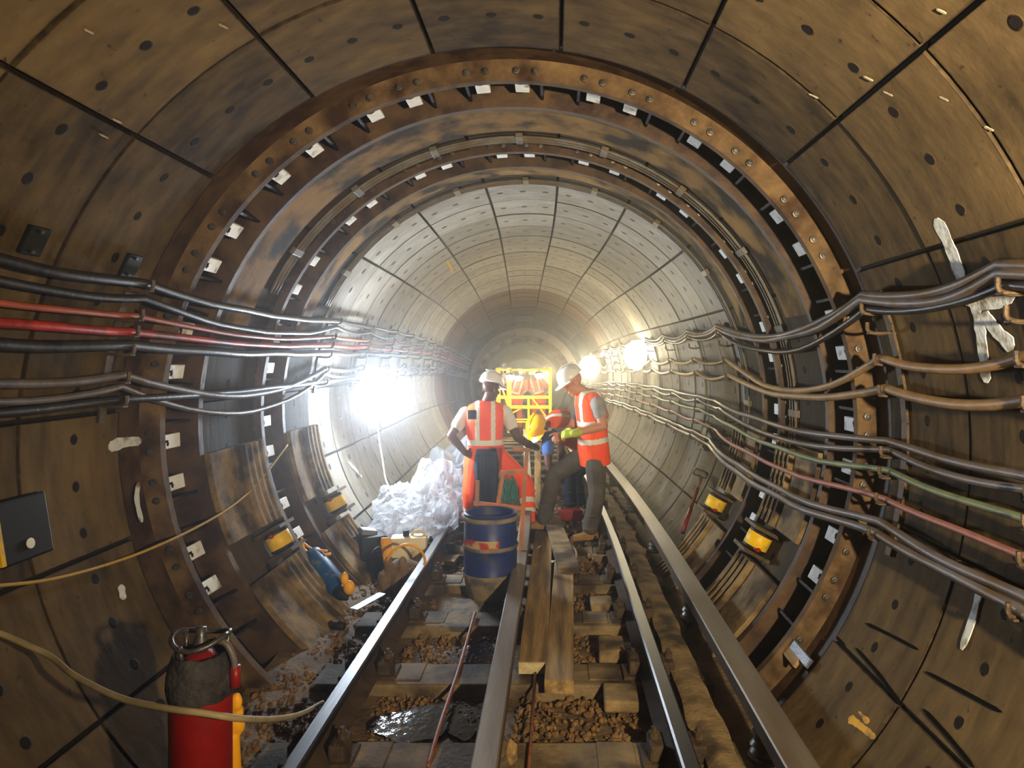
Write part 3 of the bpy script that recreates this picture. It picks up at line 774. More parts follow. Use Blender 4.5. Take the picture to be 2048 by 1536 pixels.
# ------------------------------------------------------------------ soft bodies: overlapping shapes fused into one skin
def blob(b, name, mats, parent, voxel=.008, sm=6, matf=None, bite=None):
    me = bpy.data.meshes.new('t'); me.from_pydata(b.v, [], b.f)
    bm = bmesh.new(); bm.from_mesh(me); bmesh.ops.recalc_face_normals(bm, faces=bm.faces); bm.to_mesh(me); bm.free()
    t = bpy.data.objects.new('t', me); COL.objects.link(t)
    md = t.modifiers.new('r', 'REMESH'); md.mode = 'VOXEL'; md.voxel_size = voxel
    if sm:
        m2 = t.modifiers.new('s', 'SMOOTH'); m2.factor = .5; m2.iterations = sm
    dg = bpy.context.evaluated_depsgraph_get(); dg.update()
    out = bpy.data.meshes.new_from_object(t.evaluated_get(dg))
    bpy.data.objects.remove(t); bpy.data.meshes.remove(me)
    out.name = name
    off = OFF[parent] if parent is not None else V((0, 0, 0))
    out.materials.clear()
    for m in (mats if isinstance(mats, (list, tuple)) else [mats]): out.materials.append(m)
    if matf:
        for p in out.polygons: p.material_index = matf(p.center)
    for v in out.vertices: v.co -= off
    out.polygons.foreach_set('use_smooth', [True] * len(out.polygons))
    o = bpy.data.objects.new(name, out); COL.objects.link(o)
    if parent is not None: o.parent = parent; OFF[o] = OFF[parent]
    return o
def frame(fwd, up):
    f = V(fwd).normalized(); r = f.cross(V(up)).normalized(); u = r.cross(f)
    return r, f, u
def basis(r, f, u): return Matrix((r, f, u)).transposed()
def head_shapes(b, c, fwd, up, s=1.0):
    r, f, u = frame(fwd, up); M = basis(r, f, u)
    P = lambda x, y, z: c + (r * x + f * y + u * z) * s
    b.ell(P(0, -.012, .03), (.075 * s, .095 * s, .085 * s), M)
    b.ell(P(0, .018, -.035), (.060 * s, .072 * s, .078 * s), M)
    b.ell(P(0, .062, -.085), (.030 * s, .026 * s, .024 * s), M)            # chin
    b.loft([(P(0, .083, .018), r * .010 * s, f * .012 * s), (P(0, .100, -.018), r * .013 * s, f * .016 * s), (P(0, .098, -.03), r * .018 * s, f * .014 * s)], 10)   # nose
    b.ell(P(0, .085, -.056), (.024 * s, .012 * s, .010 * s), M)            # lips
    b.ell(P(0, .080, .032), (.045 * s, .014 * s, .010 * s), M)             # brow
    for q in (-1, 1):
        b.ell(P(q * .079, -.012, -.01), (.012 * s, .024 * s, .034 * s), M)   # ears
        b.ell(P(q * .036, .064, -.02), (.022 * s, .02 * s, .02 * s), M)
def helmet(root, c, fwd, up, m, s=1.0):
    r, f, u = frame(fwd, up)
    P = lambda x, y, z: c + (r * x + f * y + u * z) * s
    b = MB(); prof = []
    T = Matrix.Translation(P(0, -.01, .055)) @ basis(r, f, u).to_4x4() @ Matrix.Diagonal((.98, 1.16, 1, 1))
    prof = [(.112, 0), (.114, .006), (.110, .03), (.103, .06), (.088, .088), (.062, .108), (.03, .118), (0, .120)]
    b.lathe([(q * s, z * s) for q, z in prof], T, 28)
    b.loft([(P(0, -.11, .166), r * .012 * s, u * .006 * s), (P(0, 0, .186), r * .014 * s, u * .008 * s), (P(0, .085, .155), r * .012 * s, u * .006 * s)], 10)
    # peak
    vs = []; fs = []; n = 14
    for i in range(n + 1):
        a = pi * (.08 + .84 * i / n)
        for (q, dz) in ((.1, 0.004), (.128 + .035 * sin(a) ** 2, -.014), (.128 + .035 * sin(a) ** 2, -.02), (.1, -.006)):
            vs.append(P(cos(a) * q * .98, sin(a) * q * 1.16 - .01, .057 + dz))
    for i in range(n):
        for k in range(4):
            p = i * 4 + k; q = i * 4 + (k + 1) % 4; fs.append((p, q, q + 4, p + 4))
    fs += [(0, 1, 2, 3), tuple(range(n * 4, n * 4 + 4))]
    b.add(vs, fs)
    return b.build('helmet', m, root, smooth=True, auto=40)
def hand_shapes(b, wrist, d, palm, side, curl=.5, s=1.0, grow=0.0):
    """d: direction of the fingers, palm: palm normal, side: direction of the thumb"""
    d = V(d).normalized(); side = (V(side) - d * V(side).dot(d)).normalized(); n = V(palm); n = (n - d * n.dot(d) - side * n.dot(side)).normalized()
    g = grow
    P = lambda a, x, z: wrist + (d * a + side * x + n * z) * s
    b.loft([(P(-.02, 0, 0), side * (.026 + g) * s, n * (.020 + g) * s), (P(.02, 0, 0), side * (.034 + g) * s, n * (.017 + g) * s), (P(.085, 0, 0), side * (.042 + g) * s, n * (.014 + g) * s)], 14)
    for x, L in ((.031, .072), (.010, .082), (-.011, .076), (-.031, .058)):
        p = P(.083, x, 0); a = 0; r = (.0092 + g) * s
        for k, l in enumerate((.45, .32, .23)):
            a += curl * (.55, .9, .8)[k]
            q = p + (d * cos(a) + n * sin(a)) * L * l * s
            b.cap(p, r, q, r * .93, seg=9); p = q; r *= .93
    p = P(.02, .030, .004); r = (.0115 + g) * s
    for dx, dd, dn, l in ((.75, .6, .35, .042), (.35, .8, .5, .034), (.1, .8, .7, .026)):
        q = p + (side * dx + d * dd + n * dn).normalized() * l * s
        b.cap(p, r, q, r * .92, seg=9); p = q; r *= .92
def boot(root, ankle, toe, m=BOOT, s=1.0):
    t = V((toe[0], toe[1], 0)).normalized(); r = t.cross(V((0, 0, 1))); zf = V((0, 0, 1))
    a = V(ankle); base = a - zf * .085
    b = MB()
    P = lambda f, u_, x=0: base + t * f * s + zf * u_ * s + r * x * s
    b.loft([(P(-.01, .19), r * .056 * s, t * .064 * s), (P(-.01, .10), r * .05 * s, t * .06 * s), (P(.0, .05), r * .046 * s, t * .085 * s), (P(.02, .01), r * .045 * s, t * .10 * s)], 16)
    b.loft([(P(-.075, .035), r * .036 * s, zf * .036 * s), (P(0, .05), r * .045 * s, zf * .052 * s), (P(.09, .035), r * .049 * s, zf * .04 * s), (P(.16, .03), r * .046 * s, zf * .034 * s), (P(.195, .025), r * .03 * s, zf * .024 * s)], 16)
    o = blob(b, 'boot', m, root, .007, 5)
    sb = MB(); pts = []
    for k in range(24):
        an = 2 * pi * k / 24; f = cos(an); x = sin(an)
        pts.append((.06 + .145 * f, x * (.05 if f > -.2 else .042)))
    vs = [P(f, .012, x) for f, x in pts] + [P(f, -.012, x) for f, x in pts]
    fs = [tuple(range(24)), tuple(range(24, 48))[::-1]] + [(k, (k + 1) % 24, 24 + (k + 1) % 24, 24 + k) for k in range(24)]
    sb.add(vs, fs); so = sb.build('sole', SOLE, o); return o
def limb(b, pts, rs, seg=14):
    for i in range(len(pts) - 1): b.cap(pts[i], rs[i], pts[i + 1], rs[i + 1], seg=seg)
def lerp(a, b, t): return V(a) * (1 - t) + V(b) * t

def person(label, J, skin, tee, trousers, hat, vx=.008, group=None, stripes=None, gloves=(None, None), sleeve=.55, name='person', vest_len=.10, trouser_mf=None, boots=BOOT, scale=1.0):
    """J: joints in world space"""
    base = (J['aL'] + J['aR']) / 2; base.z = min(J['aL'].z, J['aR'].z) - .09
    root = thing(name, base, label, 'person', group)
    s = scale
    up = (J['neck'] - J['pel']).normalized(); right = (J['sR'] - J['sL']); right = (right - up * right.dot(up)).normalized(); fwd = up.cross(right)
    pel, chest, neck, head = J['pel'], J['chest'], J['neck'], J['head']
    waist = lerp(pel, chest, .42)
    def torso(b, g, top=True, bottom=0.0):
        R, D = right, fwd
        rg = [(pel - up * (.10 + bottom) * s, R * (.155 + g) * s, D * (.115 + g) * s), (pel, R * (.160 + g) * s, D * (.118 + g) * s), (waist, R * (.150 + g) * s, D * (.108 + g) * s), (chest - up * .02 * s, R * (.172 + g) * s, D * (.122 + g) * s), (lerp(chest, neck, .5), R * (.165 + g) * s, D * (.105 + g) * s)]
        if top: rg += [(lerp(chest, neck, .86), R * (.115 + g) * s, D * (.080 + g) * s), (neck + up * .01 * s, R * (.062 + g) * s, D * (.062 + g) * s)]
        b.loft(rg, 22, e=.88)
    # body
    b = MB(); torso(b, -.008)
    b.cap(neck - up * .03 * s, .058 * s, head - V(J['hup']).normalized() * .05 * s, .056 * s)
    head_shapes(b, head, J['hf'], J['hup'], s)
    for q in 'LR':
        limb(b, [J['s' + q], lerp(J['s' + q], J['e' + q], .5), J['e' + q], lerp(J['e' + q], J['w' + q], .35), J['w' + q]], [.054 * s, .050 * s, .042 * s, .043 * s, .029 * s])
        hd, pn, th, cu = J['h' + q]
        hand_shapes(b, J['w' + q], hd, pn, th, cu, s)
        limb(b, [J['p' + q], J['k' + q], J['a' + q]], [.078 * s, .055 * s, .040 * s])
        t = V(J['t' + q]).normalized()
        b.loft([(J['a' + q] + V((0, 0, -.05)) - t * .05, t.cross(V((0, 0, 1))) * .033, V((0, 0, .03))), (J['a' + q] + V((0, 0, -.055)) + t * .14, t.cross(V((0, 0, 1))) * .038, V((0, 0, .02)))], 10)
    blob(b, 'body', skin, root, vx * .75, 3)
    # shirt with sleeves
    b = MB(); torso(b, .008)
    for q in 'LR':
        limb(b, [lerp(chest, J['s' + q], .6), J['s' + q], lerp(J['s' + q], J['e' + q], sleeve)], [.07 * s, .068 * s, .066 * s])
    blob(b, 'shirt', tee, root, vx, 6)
    # trousers
    b = MB(); b.loft([(pel + up * .06 * s, right * .168 * s, fwd * .128 * s), (pel - up * .06 * s, right * .172 * s, fwd * .13 * s), (pel - up * .12 * s, right * .15 * s, fwd * .115 * s)], 20)
    for q in 'LR':
        limb(b, [J['p' + q], lerp(J['p' + q], J['k' + q], .5), J['k' + q], lerp(J['k' + q], J['a' + q], .5), J['a' + q] + V((0, 0, .03))], [.108 * s, .096 * s, .080 * s, .078 * s, .078 * s])
    rw = random.Random(3)
    for q in 'LR':                                              # folds
        for k in range(5):
            p = lerp(J['k' + q], J['a' + q], .2 + .18 * k); b.ell(p + V((rw.uniform(-.03, .03), rw.uniform(-.03, .03), 0)), (.07 * s, .07 * s, .02 * s))
    blob(b, 'trousers', trousers, root, vx, 4, matf=trouser_mf)
    # vest
    b = MB(); torso(b, .024, bottom=vest_len)
    for q in 'LR': b.ell(lerp(neck, J['s' + q], .62) - up * .005, (.062 * s,) * 3)
    o = blob(b, 'vest', [ORANGE, REFL], root, vx * .8, 5, matf=None)
    if stripes:
        me = o.data; off = OFF[root]
        for p in me.polygons:
            c = p.center + off; r_ = c - pel
            p.material_index = 1 if stripes(r_.dot(right), r_.dot(fwd), r_.dot(up)) else 0
    for q, t in zip('LR', (J['tL'], J['tR'])): boot(root, J['a' + q], t, boots, s)
    helmet(root, head, J['hf'], J['hup'], hat, s)
    for q, gm in zip('LR', gloves):
        if gm:
            b = MB(); hd, pn, th, cu = J['h' + q]; hand_shapes(b, J['w' + q], hd, pn, th, cu, s, .005)
            wd = (J['w' + q] - J['e' + q]).normalized(); b.cap(J['w' + q] - wd * .05, .042 * s, J['w' + q], .04 * s)
            blob(b, 'glove', gm, root, .006, 2)
    return root, right, fwd, up, pel

X, Z = V((1, 0, 0)), V((0, 0, 1))
# --- the worker on the left, seen from behind
J = dict(pel=U(972, 903, 6.92), chest=U(968, 838, 6.90), neck=U(972, 803, 6.90), head=U(982, 778, 6.88), hf=(.62, .72, -.28), hup=(.14, .2, .95),
         sL=U(931, 826, 6.90), sR=U(1011, 824, 6.95), eL=U(902, 872, 6.80), eR=U(1034, 874, 6.88), wL=U(931, 906, 6.78), wR=U(1060, 890, 7.08),
         hL=((.75, .5, -.35), (.6, .3, .3), (.1, -.2, 1), .5), hR=((.6, .75, -.1), (0, -.2, -1), (-.8, .5, .2), .8),
         pL=U(950, 916, 6.92), pR=U(995, 914, 6.95), kL=U(941, 985, 6.80), kR=U(1052, 966, 7.10), aL=U(944, 1047, 6.95), aR=U(1058, 1043, 6.92),
         tL=(-.3, 1, 0), tR=(1, -.25, 0))
def st1(x, f, u):
    return (-.01 < u - .085 < .042) or (f < .02 and (.055 < abs(x + .01) < .098) and u > .085) or (f >= .02 and (.07 < abs(x) < .115) and u > .085)
def tr1(c):
    for q in 'LR':
        k, a = J1['k' + q], J1['a' + q]; t = (c - k).dot(a - k) / (a - k).length_squared
        if (c - lerp(k, a, min(1, max(0, t)))).length < .13 and (.42 < t < .55 or .70 < t < .80): return 1
    return 0
J1 = J
p1, r1, f1, u1, pel1 = person('person with back turned, orange vest, white helmet, hand on hip, behind the blue drum', J, SKIND, TEE, [ORANGE, REFL], HATW, stripes=st1, gloves=(None, GLOVEK), trouser_mf=tr1, vest_len=.06)
b = MB()                                                      # dark jacket tied round the waist, hanging behind
pb = pel1 - f1 * .13
b.loft([(pb + u1 * .05 + r1 * .0, r1 * .10, f1 * .05), (pb - u1 * .10, r1 * .125, f1 * .05), (pb - u1 * .32, r1 * .115, f1 * .045), (pb - u1 * .52 + r1 * .0, r1 * .085, f1 * .04), (pb - u1 * .56, r1 * .07, f1 * .03)], 18)
for k in range(6): b.cap(pb + r1 * (-.09 + .036 * k) - f1 * .045 + u1 * .0, .014, pb + r1 * (-.075 + .03 * k) - f1 * .04 - u1 * .5, .018)
blob(b, 'tied_jacket', NAVY, p1, .008, 4)
b = MB(); q = lerp(J['chest'], J['neck'], .35) - r1 * .125 - f1 * .138; b.box(q, (.085, .012, .09), basis(r1, f1, u1), bev=.004)
b.build('radio_pocket', NAVY, p1)

# --- the worker on the right, in profile
J = dict(pel=U(1186, 893, 6.66), chest=U(1184, 826, 6.64), neck=U(1172, 782, 6.63), head=U(1146, 766, 6.60), hf=(-.80, -.12, -.58), hup=(-.52, -.10, .84),
         sL=U(1196, 806, 6.44), sR=U(1166, 806, 6.84), eL=U(1206, 852, 6.36), eR=U(1142, 856, 6.86), wL=U(1148, 867, 6.34), wR=U(1126, 870, 6.62),
         hL=((-.95, .25, -.1), (0, .3, -1), (-.2, .6, .7), .9), hR=((-.5, -.85, -.1), (.3, 0, -1), (-.8, .2, .6), .9),
         pL=U(1190, 906, 6.60), pR=U(1176, 906, 6.76), kL=U(1194, 988, 6.52), kR=U(1108, 950, 6.86), aL=U(1180, 1062, 6.52), aR=U(1088, 1042, 6.80),
         tL=(-.9, -.35, 0), tR=(-.95, .2, 0))
def st2(x, f, u): return (.0 < u - .045 < .048) or (.0 < u - .215 < .048) or (u > .24 and .06 < abs(x) < .11)
p2, r2, f2, u2, pel2 = person('person in orange vest and grey trousers stooping leftward in white helmet and lime glove', J, SKINL, TEEG, TROU, HATW, stripes=st2, gloves=(GLOVE, None), vest_len=.07, sleeve=.5)

# --- the worker bending between them
J = dict(pel=U(1178, 893, 7.95), chest=U(1124, 850, 7.62), neck=U(1096, 850, 7.48), head=U(1080, 858, 7.40), hf=(-.30, -.38, -.88), hup=(-.62, -.72, .32),
         sL=U(1096, 876, 7.36), sR=U(1112, 832, 7.72), eL=U(1096, 925, 7.28), eR=U(1122, 890, 7.55), wL=U(1112, 972, 7.20), wR=U(1122, 945, 7.30),
         hL=((.3, -.1, -.95), (.9, 0, .2), (0, -.9, -.2), .8), hR=((0, -.3, -.95), (-.5, -.5, 0), (-.8, .2, -.3), .8),
         pL=U(1176, 905, 7.90), pR=U(1190, 905, 8.10), kL=U(1136, 945, 7.70), kR=U(1150, 950, 8.0), aL=U(1140, 1012, 7.85), aR=U(1160, 1008, 8.1),
         tL=(-.8, -.6, 0), tR=(-.8, -.6, 0))
def st3(x, f, u): return (.0 < u - .10 < .05) or (u > .2 and .07 < abs(x) < .115)
person('person bent over in yellow helmet and orange vest, working between the two standing men', J, SKIND, DENIM, NAVY, HATY, stripes=st3, gloves=(None, GLOVEK))

# --- two workers far down by the yellow scaffold, a third beyond
def far_person(u, d, label, hat, lean=0.0, zb=None, hgt=1.62):
    z0 = FLOOR + .1 + cz(d); x = CAMX + (u - VX) * d / F
    B_ = V((x, d, z0)); g = lambda a, y, z: B_ + V((a, y, z * hgt / 1.75))
    J = dict(pel=g(0, 0, .95), chest=g(lean * .3, .02, 1.28), neck=g(lean * .5, .02, 1.46), head=g(lean * .6, 0, 1.60), hf=(lean, -1, -.3), hup=(0, -.2, 1),
             sL=g(.2 + lean * .4, 0, 1.40), sR=g(-.2 + lean * .4, 0, 1.40), eL=g(.30, -.06, 1.15), eR=g(-.30, -.06, 1.15), wL=g(.2, -.28, 1.06), wR=g(-.2, -.28, 1.1),
             hL=((-.2, -1, 0), (0, 0, -1), (-1, 0, 0), .7), hR=((.2, -1, 0), (0, 0, -1), (1, 0, 0), .7),
             pL=g(.1, 0, .9), pR=g(-.1, 0, .9), kL=g(.12, -.04, .5), kR=g(-.13, -.02, .5), aL=g(.13, 0, .09), aR=g(-.14, 0, .09), tL=(.2, -1, 0), tR=(-.2, -1, 0))
    return person(label, J, SKINL, ORANGE, [ORANGE, REFL], hat, vx=.018, stripes=lambda x, f, u: (.0 < u - .08 < .05) or (u > .12 and .06 < abs(x) < .11), sleeve=.95)
far_person(1030, 18.2, 'far worker in orange standing behind the left half of the yellow scaffold', HATW, .25)
far_person(1077, 18.6, 'far worker in orange standing behind the right half of the yellow scaffold', HATW, -.25)
far_person(1008, 21.0, 'farthest worker, white helmet showing above the left corner of the yellow scaffold', HATW, .0, hgt=1.86)

# ------------------------------------------------------------------ yellow scaffold trolley
sc0 = U(1047, 872, 16.5)
root = thing('scaffold_trolley', (sc0.x, 16.5, FLOOR + .05 + cz(16.5)), 'bright yellow tubular scaffold trolley standing across the track down the tunnel', 'scaffold')
o0 = OFF[root]; zt = U(0, 740, 16.5).z
def sbar(name, a, b_, r=.03):
    m = MB(); m.tube([o0 + V(a), o0 + V(b_)], r, 8); return m.build(name, SCAF, root, smooth=True, auto=40)
H = zt - o0.z; w2 = .63
for x in (-w2, -.36, w2):
    for y in (0, .7): sbar('upright', (x, y, 0.1), (x, y, H + .05), .034)
for z in (.35, .68, .92, H):
    for y in (0, .7):
        sbar('rail', (-w2, y, z), (w2, y, z), .024)
for z in (.35, H):
    for x in (-w2, w2): sbar('rail', (x, 0, z), (x, .7, z), .022)
sbar('brace', (-w2, 0, .35), (-.05, 0, .68), .02); sbar('brace', (w2, 0, .35), (.2, 0, .92), .02); sbar('brace', (-.36, 0, .68), (-w2, 0, H), .02)
sbar('upright', (.12, 0, .1), (.12, 0, .92), .028)
for x in (-w2, w2):
    for y in (0, .7):
        m = MB(); m.lathe([(.1, -.03), (.1, .03)], Matrix.Translation(o0 + V((x, y, .08))) @ Matrix.Rotation(pi / 2, 4, 'Y'), 16); m.build('wheel', BLKPL, root)

# ------------------------------------------------------------------ lamps
def globe_lamp(name, p, to, r, col, strength, label, wallp, mount=True, glow='lamp_glow'):
    root = thing(name, p, label, 'lamp', 'work lamps in the tunnel')
    p = V(p); d = (V(to) - p).normalized(); rr_, f_, u_ = frame(d, Z); M = Matrix.Translation(p) @ basis(rr_, f_, u_).to_4x4() @ Matrix.Rotation(-pi / 2, 4, 'X')
    b = MB(); b.lathe([(r * .35, -r * .75), (r * .8, -r * .6), (r * 1.0, -r * .1), (r * 1.06, 0), (r * 1.0, .0)], M, 24)
    b.build('housing', STEELG, root, smooth=True, auto=40)
    b = MB(); b.lathe([(r * .98, .002), (r * .95, r * .28), (r * .75, r * .58), (r * .4, r * .76), (0, r * .82)], M, 24)
    b.build('glass', emit_mat(glow, col, strength), root, smooth=True)
    b = MB()
    for k in range(3): b.tube([M @ V((cos(pi * k / 3 + t) * r * 1.04, sin(pi * k / 3 + t) * r * 1.04, 0)) for t in (0, pi)][:1] + [M @ V((cos(pi * k / 3) * r * .75, sin(pi * k / 3) * r * .75, r * .66)), M @ V((0, 0, r * .9)), M @ V((-cos(pi * k / 3) * r * .75, -sin(pi * k / 3) * r * .75, r * .66)), M @ V((-cos(pi * k / 3) * r * 1.04, -sin(pi * k / 3) * r * 1.04, 0))], .004, 6)
    b.build('guard', STEELG, root, smooth=True)
    if mount:
        b = MB(); b.tube(smooth_path([M @ V((0, 0, -r * .7)), lerp(p, wallp, .5) + V((0, 0, .05)), V(wallp)], 6), .014, 8); b.build('bracket_arm', STEELG, root, smooth=True)
    return root
L1 = U(752, 790, 6.9)
globe_lamp('floodlight', L1, L1 + V((.85, -.45, .1)), .21, (.74, .86, 1.0), 250, 'dazzling bluish-white floodlight fixed to the left wall', V((-wall_x(1.22) + .01, 7.15, 1.22)), glow='cold_glow')
L2 = W(1.50, 10.8, 1.60); L2 = U(1275, 710, 10.8)
globe_lamp('floodlight', L2, L2 + V((-.85, -.5, .1)), .23, (1.0, .86, .56), 75, 'large dazzling warm floodlight on the right wall', W(wall_x(1.65) - .02, 11.1, 1.65), glow='warm_glow')
L3 = U(1180, 735, 16.2)
globe_lamp('floodlight', L3, L3 + V((-.7, -.7, .0)), .27, (1.0, .88, .60), 85, 'warm floodlight glaring just above the shoulder of the person with the lime glove', W(wall_x(1.5) - .02, 16.6, 1.5), glow='warm_glow_far')
for i, (u, v, lab) in enumerate(((1020, 753, 'small blown-out lamp on the yellow scaffold, leftmost of three'), (1036, 755, 'small blown-out lamp on the yellow scaffold, middle one of three'), (1078, 750, 'small blown-out lamp on the yellow scaffold, rightmost of three'))):
    p = U(u, v, 16.15)
    globe_lamp('scaffold_lamp', p, p + V((.05, -.35, -.95)), .10, (1.0, .84, .5), 230, lab, V((p.x, 16.5, zt)), glow='scaffold_glow%d' % i)
# flex hanging from the left floodlight
b = MB(); b.tube(smooth_path([L1 + V((0, .05, -.12)), U(757, 870, 7.0), U(765, 920, 7.0), U(772, 960, 6.9), U(790, 1000, 6.8)], 6), .008, 8)
tag(b.build('lamp_flex', WCABLE, smooth=True), 'pale flex hanging down the wall from the bluish floodlight to the plastic sheeting', 'cable')
# work lamp behind the camera; unseen fill light added farther down the bend
def area(name, p, to, size, col, power, spread=180):
    l = bpy.data.lights.new(name, 'AREA'); l.size = size; l.color = col; l.energy = power; l.shape = 'DISK'; l.spread = rad(spread)
    o = bpy.data.objects.new(name, l); COL.objects.link(o); o.location = p
    o.rotation_euler = (V(to) - V(p)).to_track_quat('-Z', 'Y').to_euler(); return o
area('work_lamp_behind', (1.32, -.25, 1.55), (1.1, 3.3, 2.15), .10, (1.0, .83, .57), 135, 116)
area('far_fill_light', W(.9, 27, 1.6), W(.0, 22, 2.4), .3, (1.0, .74, .40), 30)

# ------------------------------------------------------------------ blue drum and the steel frame behind it
dp = U(984, 1183, 5.05); dx_, dy_ = -.245, 5.05
dp = V((CAMX + (981 - VX) * 5.05 / F, 5.05, FLOOR + .03))
root = thing('drum', dp, 'dusty blue plastic drum with worn tan bands standing between the left and middle rails', 'drum')
T = Matrix.Translation(dp)
def dz(v): return CAMZ - (v - VY) * 5.05 / F - dp.z
ztop = dz(1022)
rD = 54 * 5.05 / F
b = MB(); k = ztop
b.lathe([(rD * .80, 0), (rD * .86, .01), (rD * .97, k * .22), (rD * .985, k * .25), (rD * 1.0, k * .27), (rD * .97, k * .29), (rD * .99, k * .5), (rD * .985, k * .58), (rD * 1.02, k * .60), (rD * .98, k * .62), (rD * .97, k * .84), (rD * .94, k * .90), (rD * .94, k * .97), (rD * .97, k * .985), (rD * .93, k), (rD * .86, k - .005), (rD * .86, k - .06), (0, k - .06)], T, 36)
o = b.build('body', [BLUEP, DUSTP], root, smooth=True, auto=50)
for p in o.data.polygons:
    z = p.center.z; p.material_index = 1 if z < k * .235 else 0
for zq, w in ((.27, .014), (.60, .014)):
    b = MB(); b.lathe([(rD * 1.01, k * zq - w), (rD * 1.035, k * zq), (rD * 1.01, k * zq + w)], T, 36, cap=False); b.build('hoop', DUSTP, root, smooth=True)
b = MB(); b.lathe([(rD * .97, k * .905), (rD * 1.03, k * .91), (rD * 1.03, k * .955), (rD * .97, k * .96)], T, 36, cap=False); b.build('clamp_ring', DUSTP, root, smooth=True)
b = MB()                                                       # worn red label
n = 14; vs = []
for i in range(n + 1):
    a = rad(205 + 88 * i / n)
    for z in (k * .615, k * .715): vs.append(T @ V((rD * 1.012 * cos(a), rD * 1.012 * sin(a), z)))
b.add(vs, [(2 * i, 2 * i + 2, 2 * i + 3, 2 * i + 1) for i in range(n)])
m_l = mat('worn_label', (150, 32, 22), (170, 44, 30), scale=9, rough=.6, bump=.1, dirt=(166, 140, 96), dscale=9, dlo=.46, dhi=.52)
b.build('label', m_l, root, smooth=True)

fd = 5.45
root = thing('steel_frame', V((CAMX + (1000 - VX) * fd / F, fd, FLOOR + .03)), 'orange-tan welded steel frame standing upright behind the blue drum', 'frame')
def fbar(pts, w=.028, nm='bar'):
    m = MB()
    for i in range(len(pts) - 1):
        a, c = U(*pts[i]), U(*pts[i + 1]); d = c - a
        r_, f_, u_ = frame(d, V((0, 1, 0.01))); m.box((a + c) / 2, (w, d.length + w, w * .8), basis(r_, f_, u_))
    return m.build(nm, ORPL, root)
fz = VY + (CAMZ - FLOOR - .03) * F / fd
fbar([(951, fz, fd), (955, 965, fd)], .03, 'leg'); fbar([(1038, fz, fd), (1054, 900, fd)], .03, 'leg')
fbar([(951, 1006, fd), (1040, 1016, fd)], .03, 'crossbar'); fbar([(996, 1012, fd), (1006, 948, fd)], .028, 'post'); fbar([(1004, 945, fd), (1044, 942, fd)], .03, 'crossbar')
fbar([(1030, 898, fd + .02), (1056, 900, fd + .02)], .03, 'crossbar')
b = MB(); rr = random.Random(5)
for k_ in range(26):
    pts = [U(1008 + rr.uniform(-4, 22), 950 + rr.uniform(0, 14), fd + .03)]
    for q in range(3): pts.append(pts[-1] + V((rr.uniform(-.02, .025), rr.uniform(-.02, .02), -.055)))
    b.tube(smooth_path(pts, 3), .006, 5)
tag(b.build('rope_bundle', TEAL, smooth=True), 'teal rope bundle hanging in the orange frame behind the drum', 'rope')

# ------------------------------------------------------------------ clear plastic sheeting
def crumple(name, c, r, seed, label, amp=.5, spikes=()):
    bm = bmesh.new(); bmesh.ops.create_icosphere(bm, subdivisions=5, radius=1)
    for v in bm.verts:
        d = v.co.normalized(); q = V((seed * 3.1, seed * 1.7, 0))
        rg = 1 - abs(noise.noise(d * 1.5 + q)) * 2
        rg2 = 1 - abs(noise.noise(d * 3.1 + q * 2)) * 2
        h = .70 + amp * (.38 * rg + .17 * rg2) + .025 * noise.noise(d * 9 + q)
        for (sx, sy, sz, k, w) in spikes:
            t = d.dot(V((sx, sy, sz)).normalized()); h += k * max(0, (t - w) / (1 - w)) ** 1.5
        v.co = V((d.x * r[0], d.y * r[1], max(-.62, d.z) * r[2])) * h
    bm.verts.index_update(); b = MB(); b.add([v.co + V(c) for v in bm.verts], [tuple(v.index for v in f.verts) for f in bm.faces]); bm.free()
    return tag(b.build(name, SHEET, smooth=False), label, 'plastic sheeting', 'clear plastic heap by the left wall')
fl = FLOOR
crumple('plastic_sheet', V((-1.12, 6.25, fl + .20)), (.30, .26, .28), 1, 'crumpled white plastic sheet at the front of the heap, behind the cream can', .7)
crumple('plastic_sheet', V((-.92, 6.55, fl + .27)), (.24, .26, .36), 2, 'tall clear plastic sheet with a peak in the middle of the heap', .75, ((-.25, 0, 1, .55, .75),))
crumple('plastic_sheet', V((-.98, 7.2, fl + .22)), (.30, .30, .34), 3, 'glossy clear plastic sheet on the right of the heap beside the left rail', .9, ((.3, 0, 1, .4, .8),))
crumple('plastic_sheet', V((-1.28, 6.75, fl + .28)), (.22, .3, .26), 4, 'clear plastic sheet at the back left of the heap against the wall', .8)
crumple('plastic_sheet', V((-.86, 7.9, fl + .32)), (.40, .5, .46), 5, 'far grey-clear plastic heap behind the person with hand on hip', .9, ((.6, 0, 1, .35, .75),))

# ------------------------------------------------------------------ tools and oddments by the left rail
jc = V((CAMX + (818 - VX) * 5.85 / F, 5.85, fl))
root = thing('jerry_can', jc, 'cream plastic jerry can with a dark cap beside the left rail', 'can')
b = MB(); b.box(jc + V((0, 0, .13)), (.30, .16, .25), Matrix.Rotation(.12, 3, 'Z'), bev=.025); b.build('body', CREAM, root, smooth=True, auto=40)
b = MB(); b.lathe([(.026, 0), (.026, .05), (.02, .055)], Matrix.Translation(jc + V((-.02, -.02, .245))), 14); b.build('cap', BLKPL, root, smooth=True, auto=40)
b = MB(); b.tube(smooth_path([jc + V((.02, 0, .25)), jc + V((.05, 0, .29)), jc + V((.10, .01, .29)), jc + V((.13, .02, .25))], 5), .012, 8); b.build('handle', CREAM, root, smooth=True)

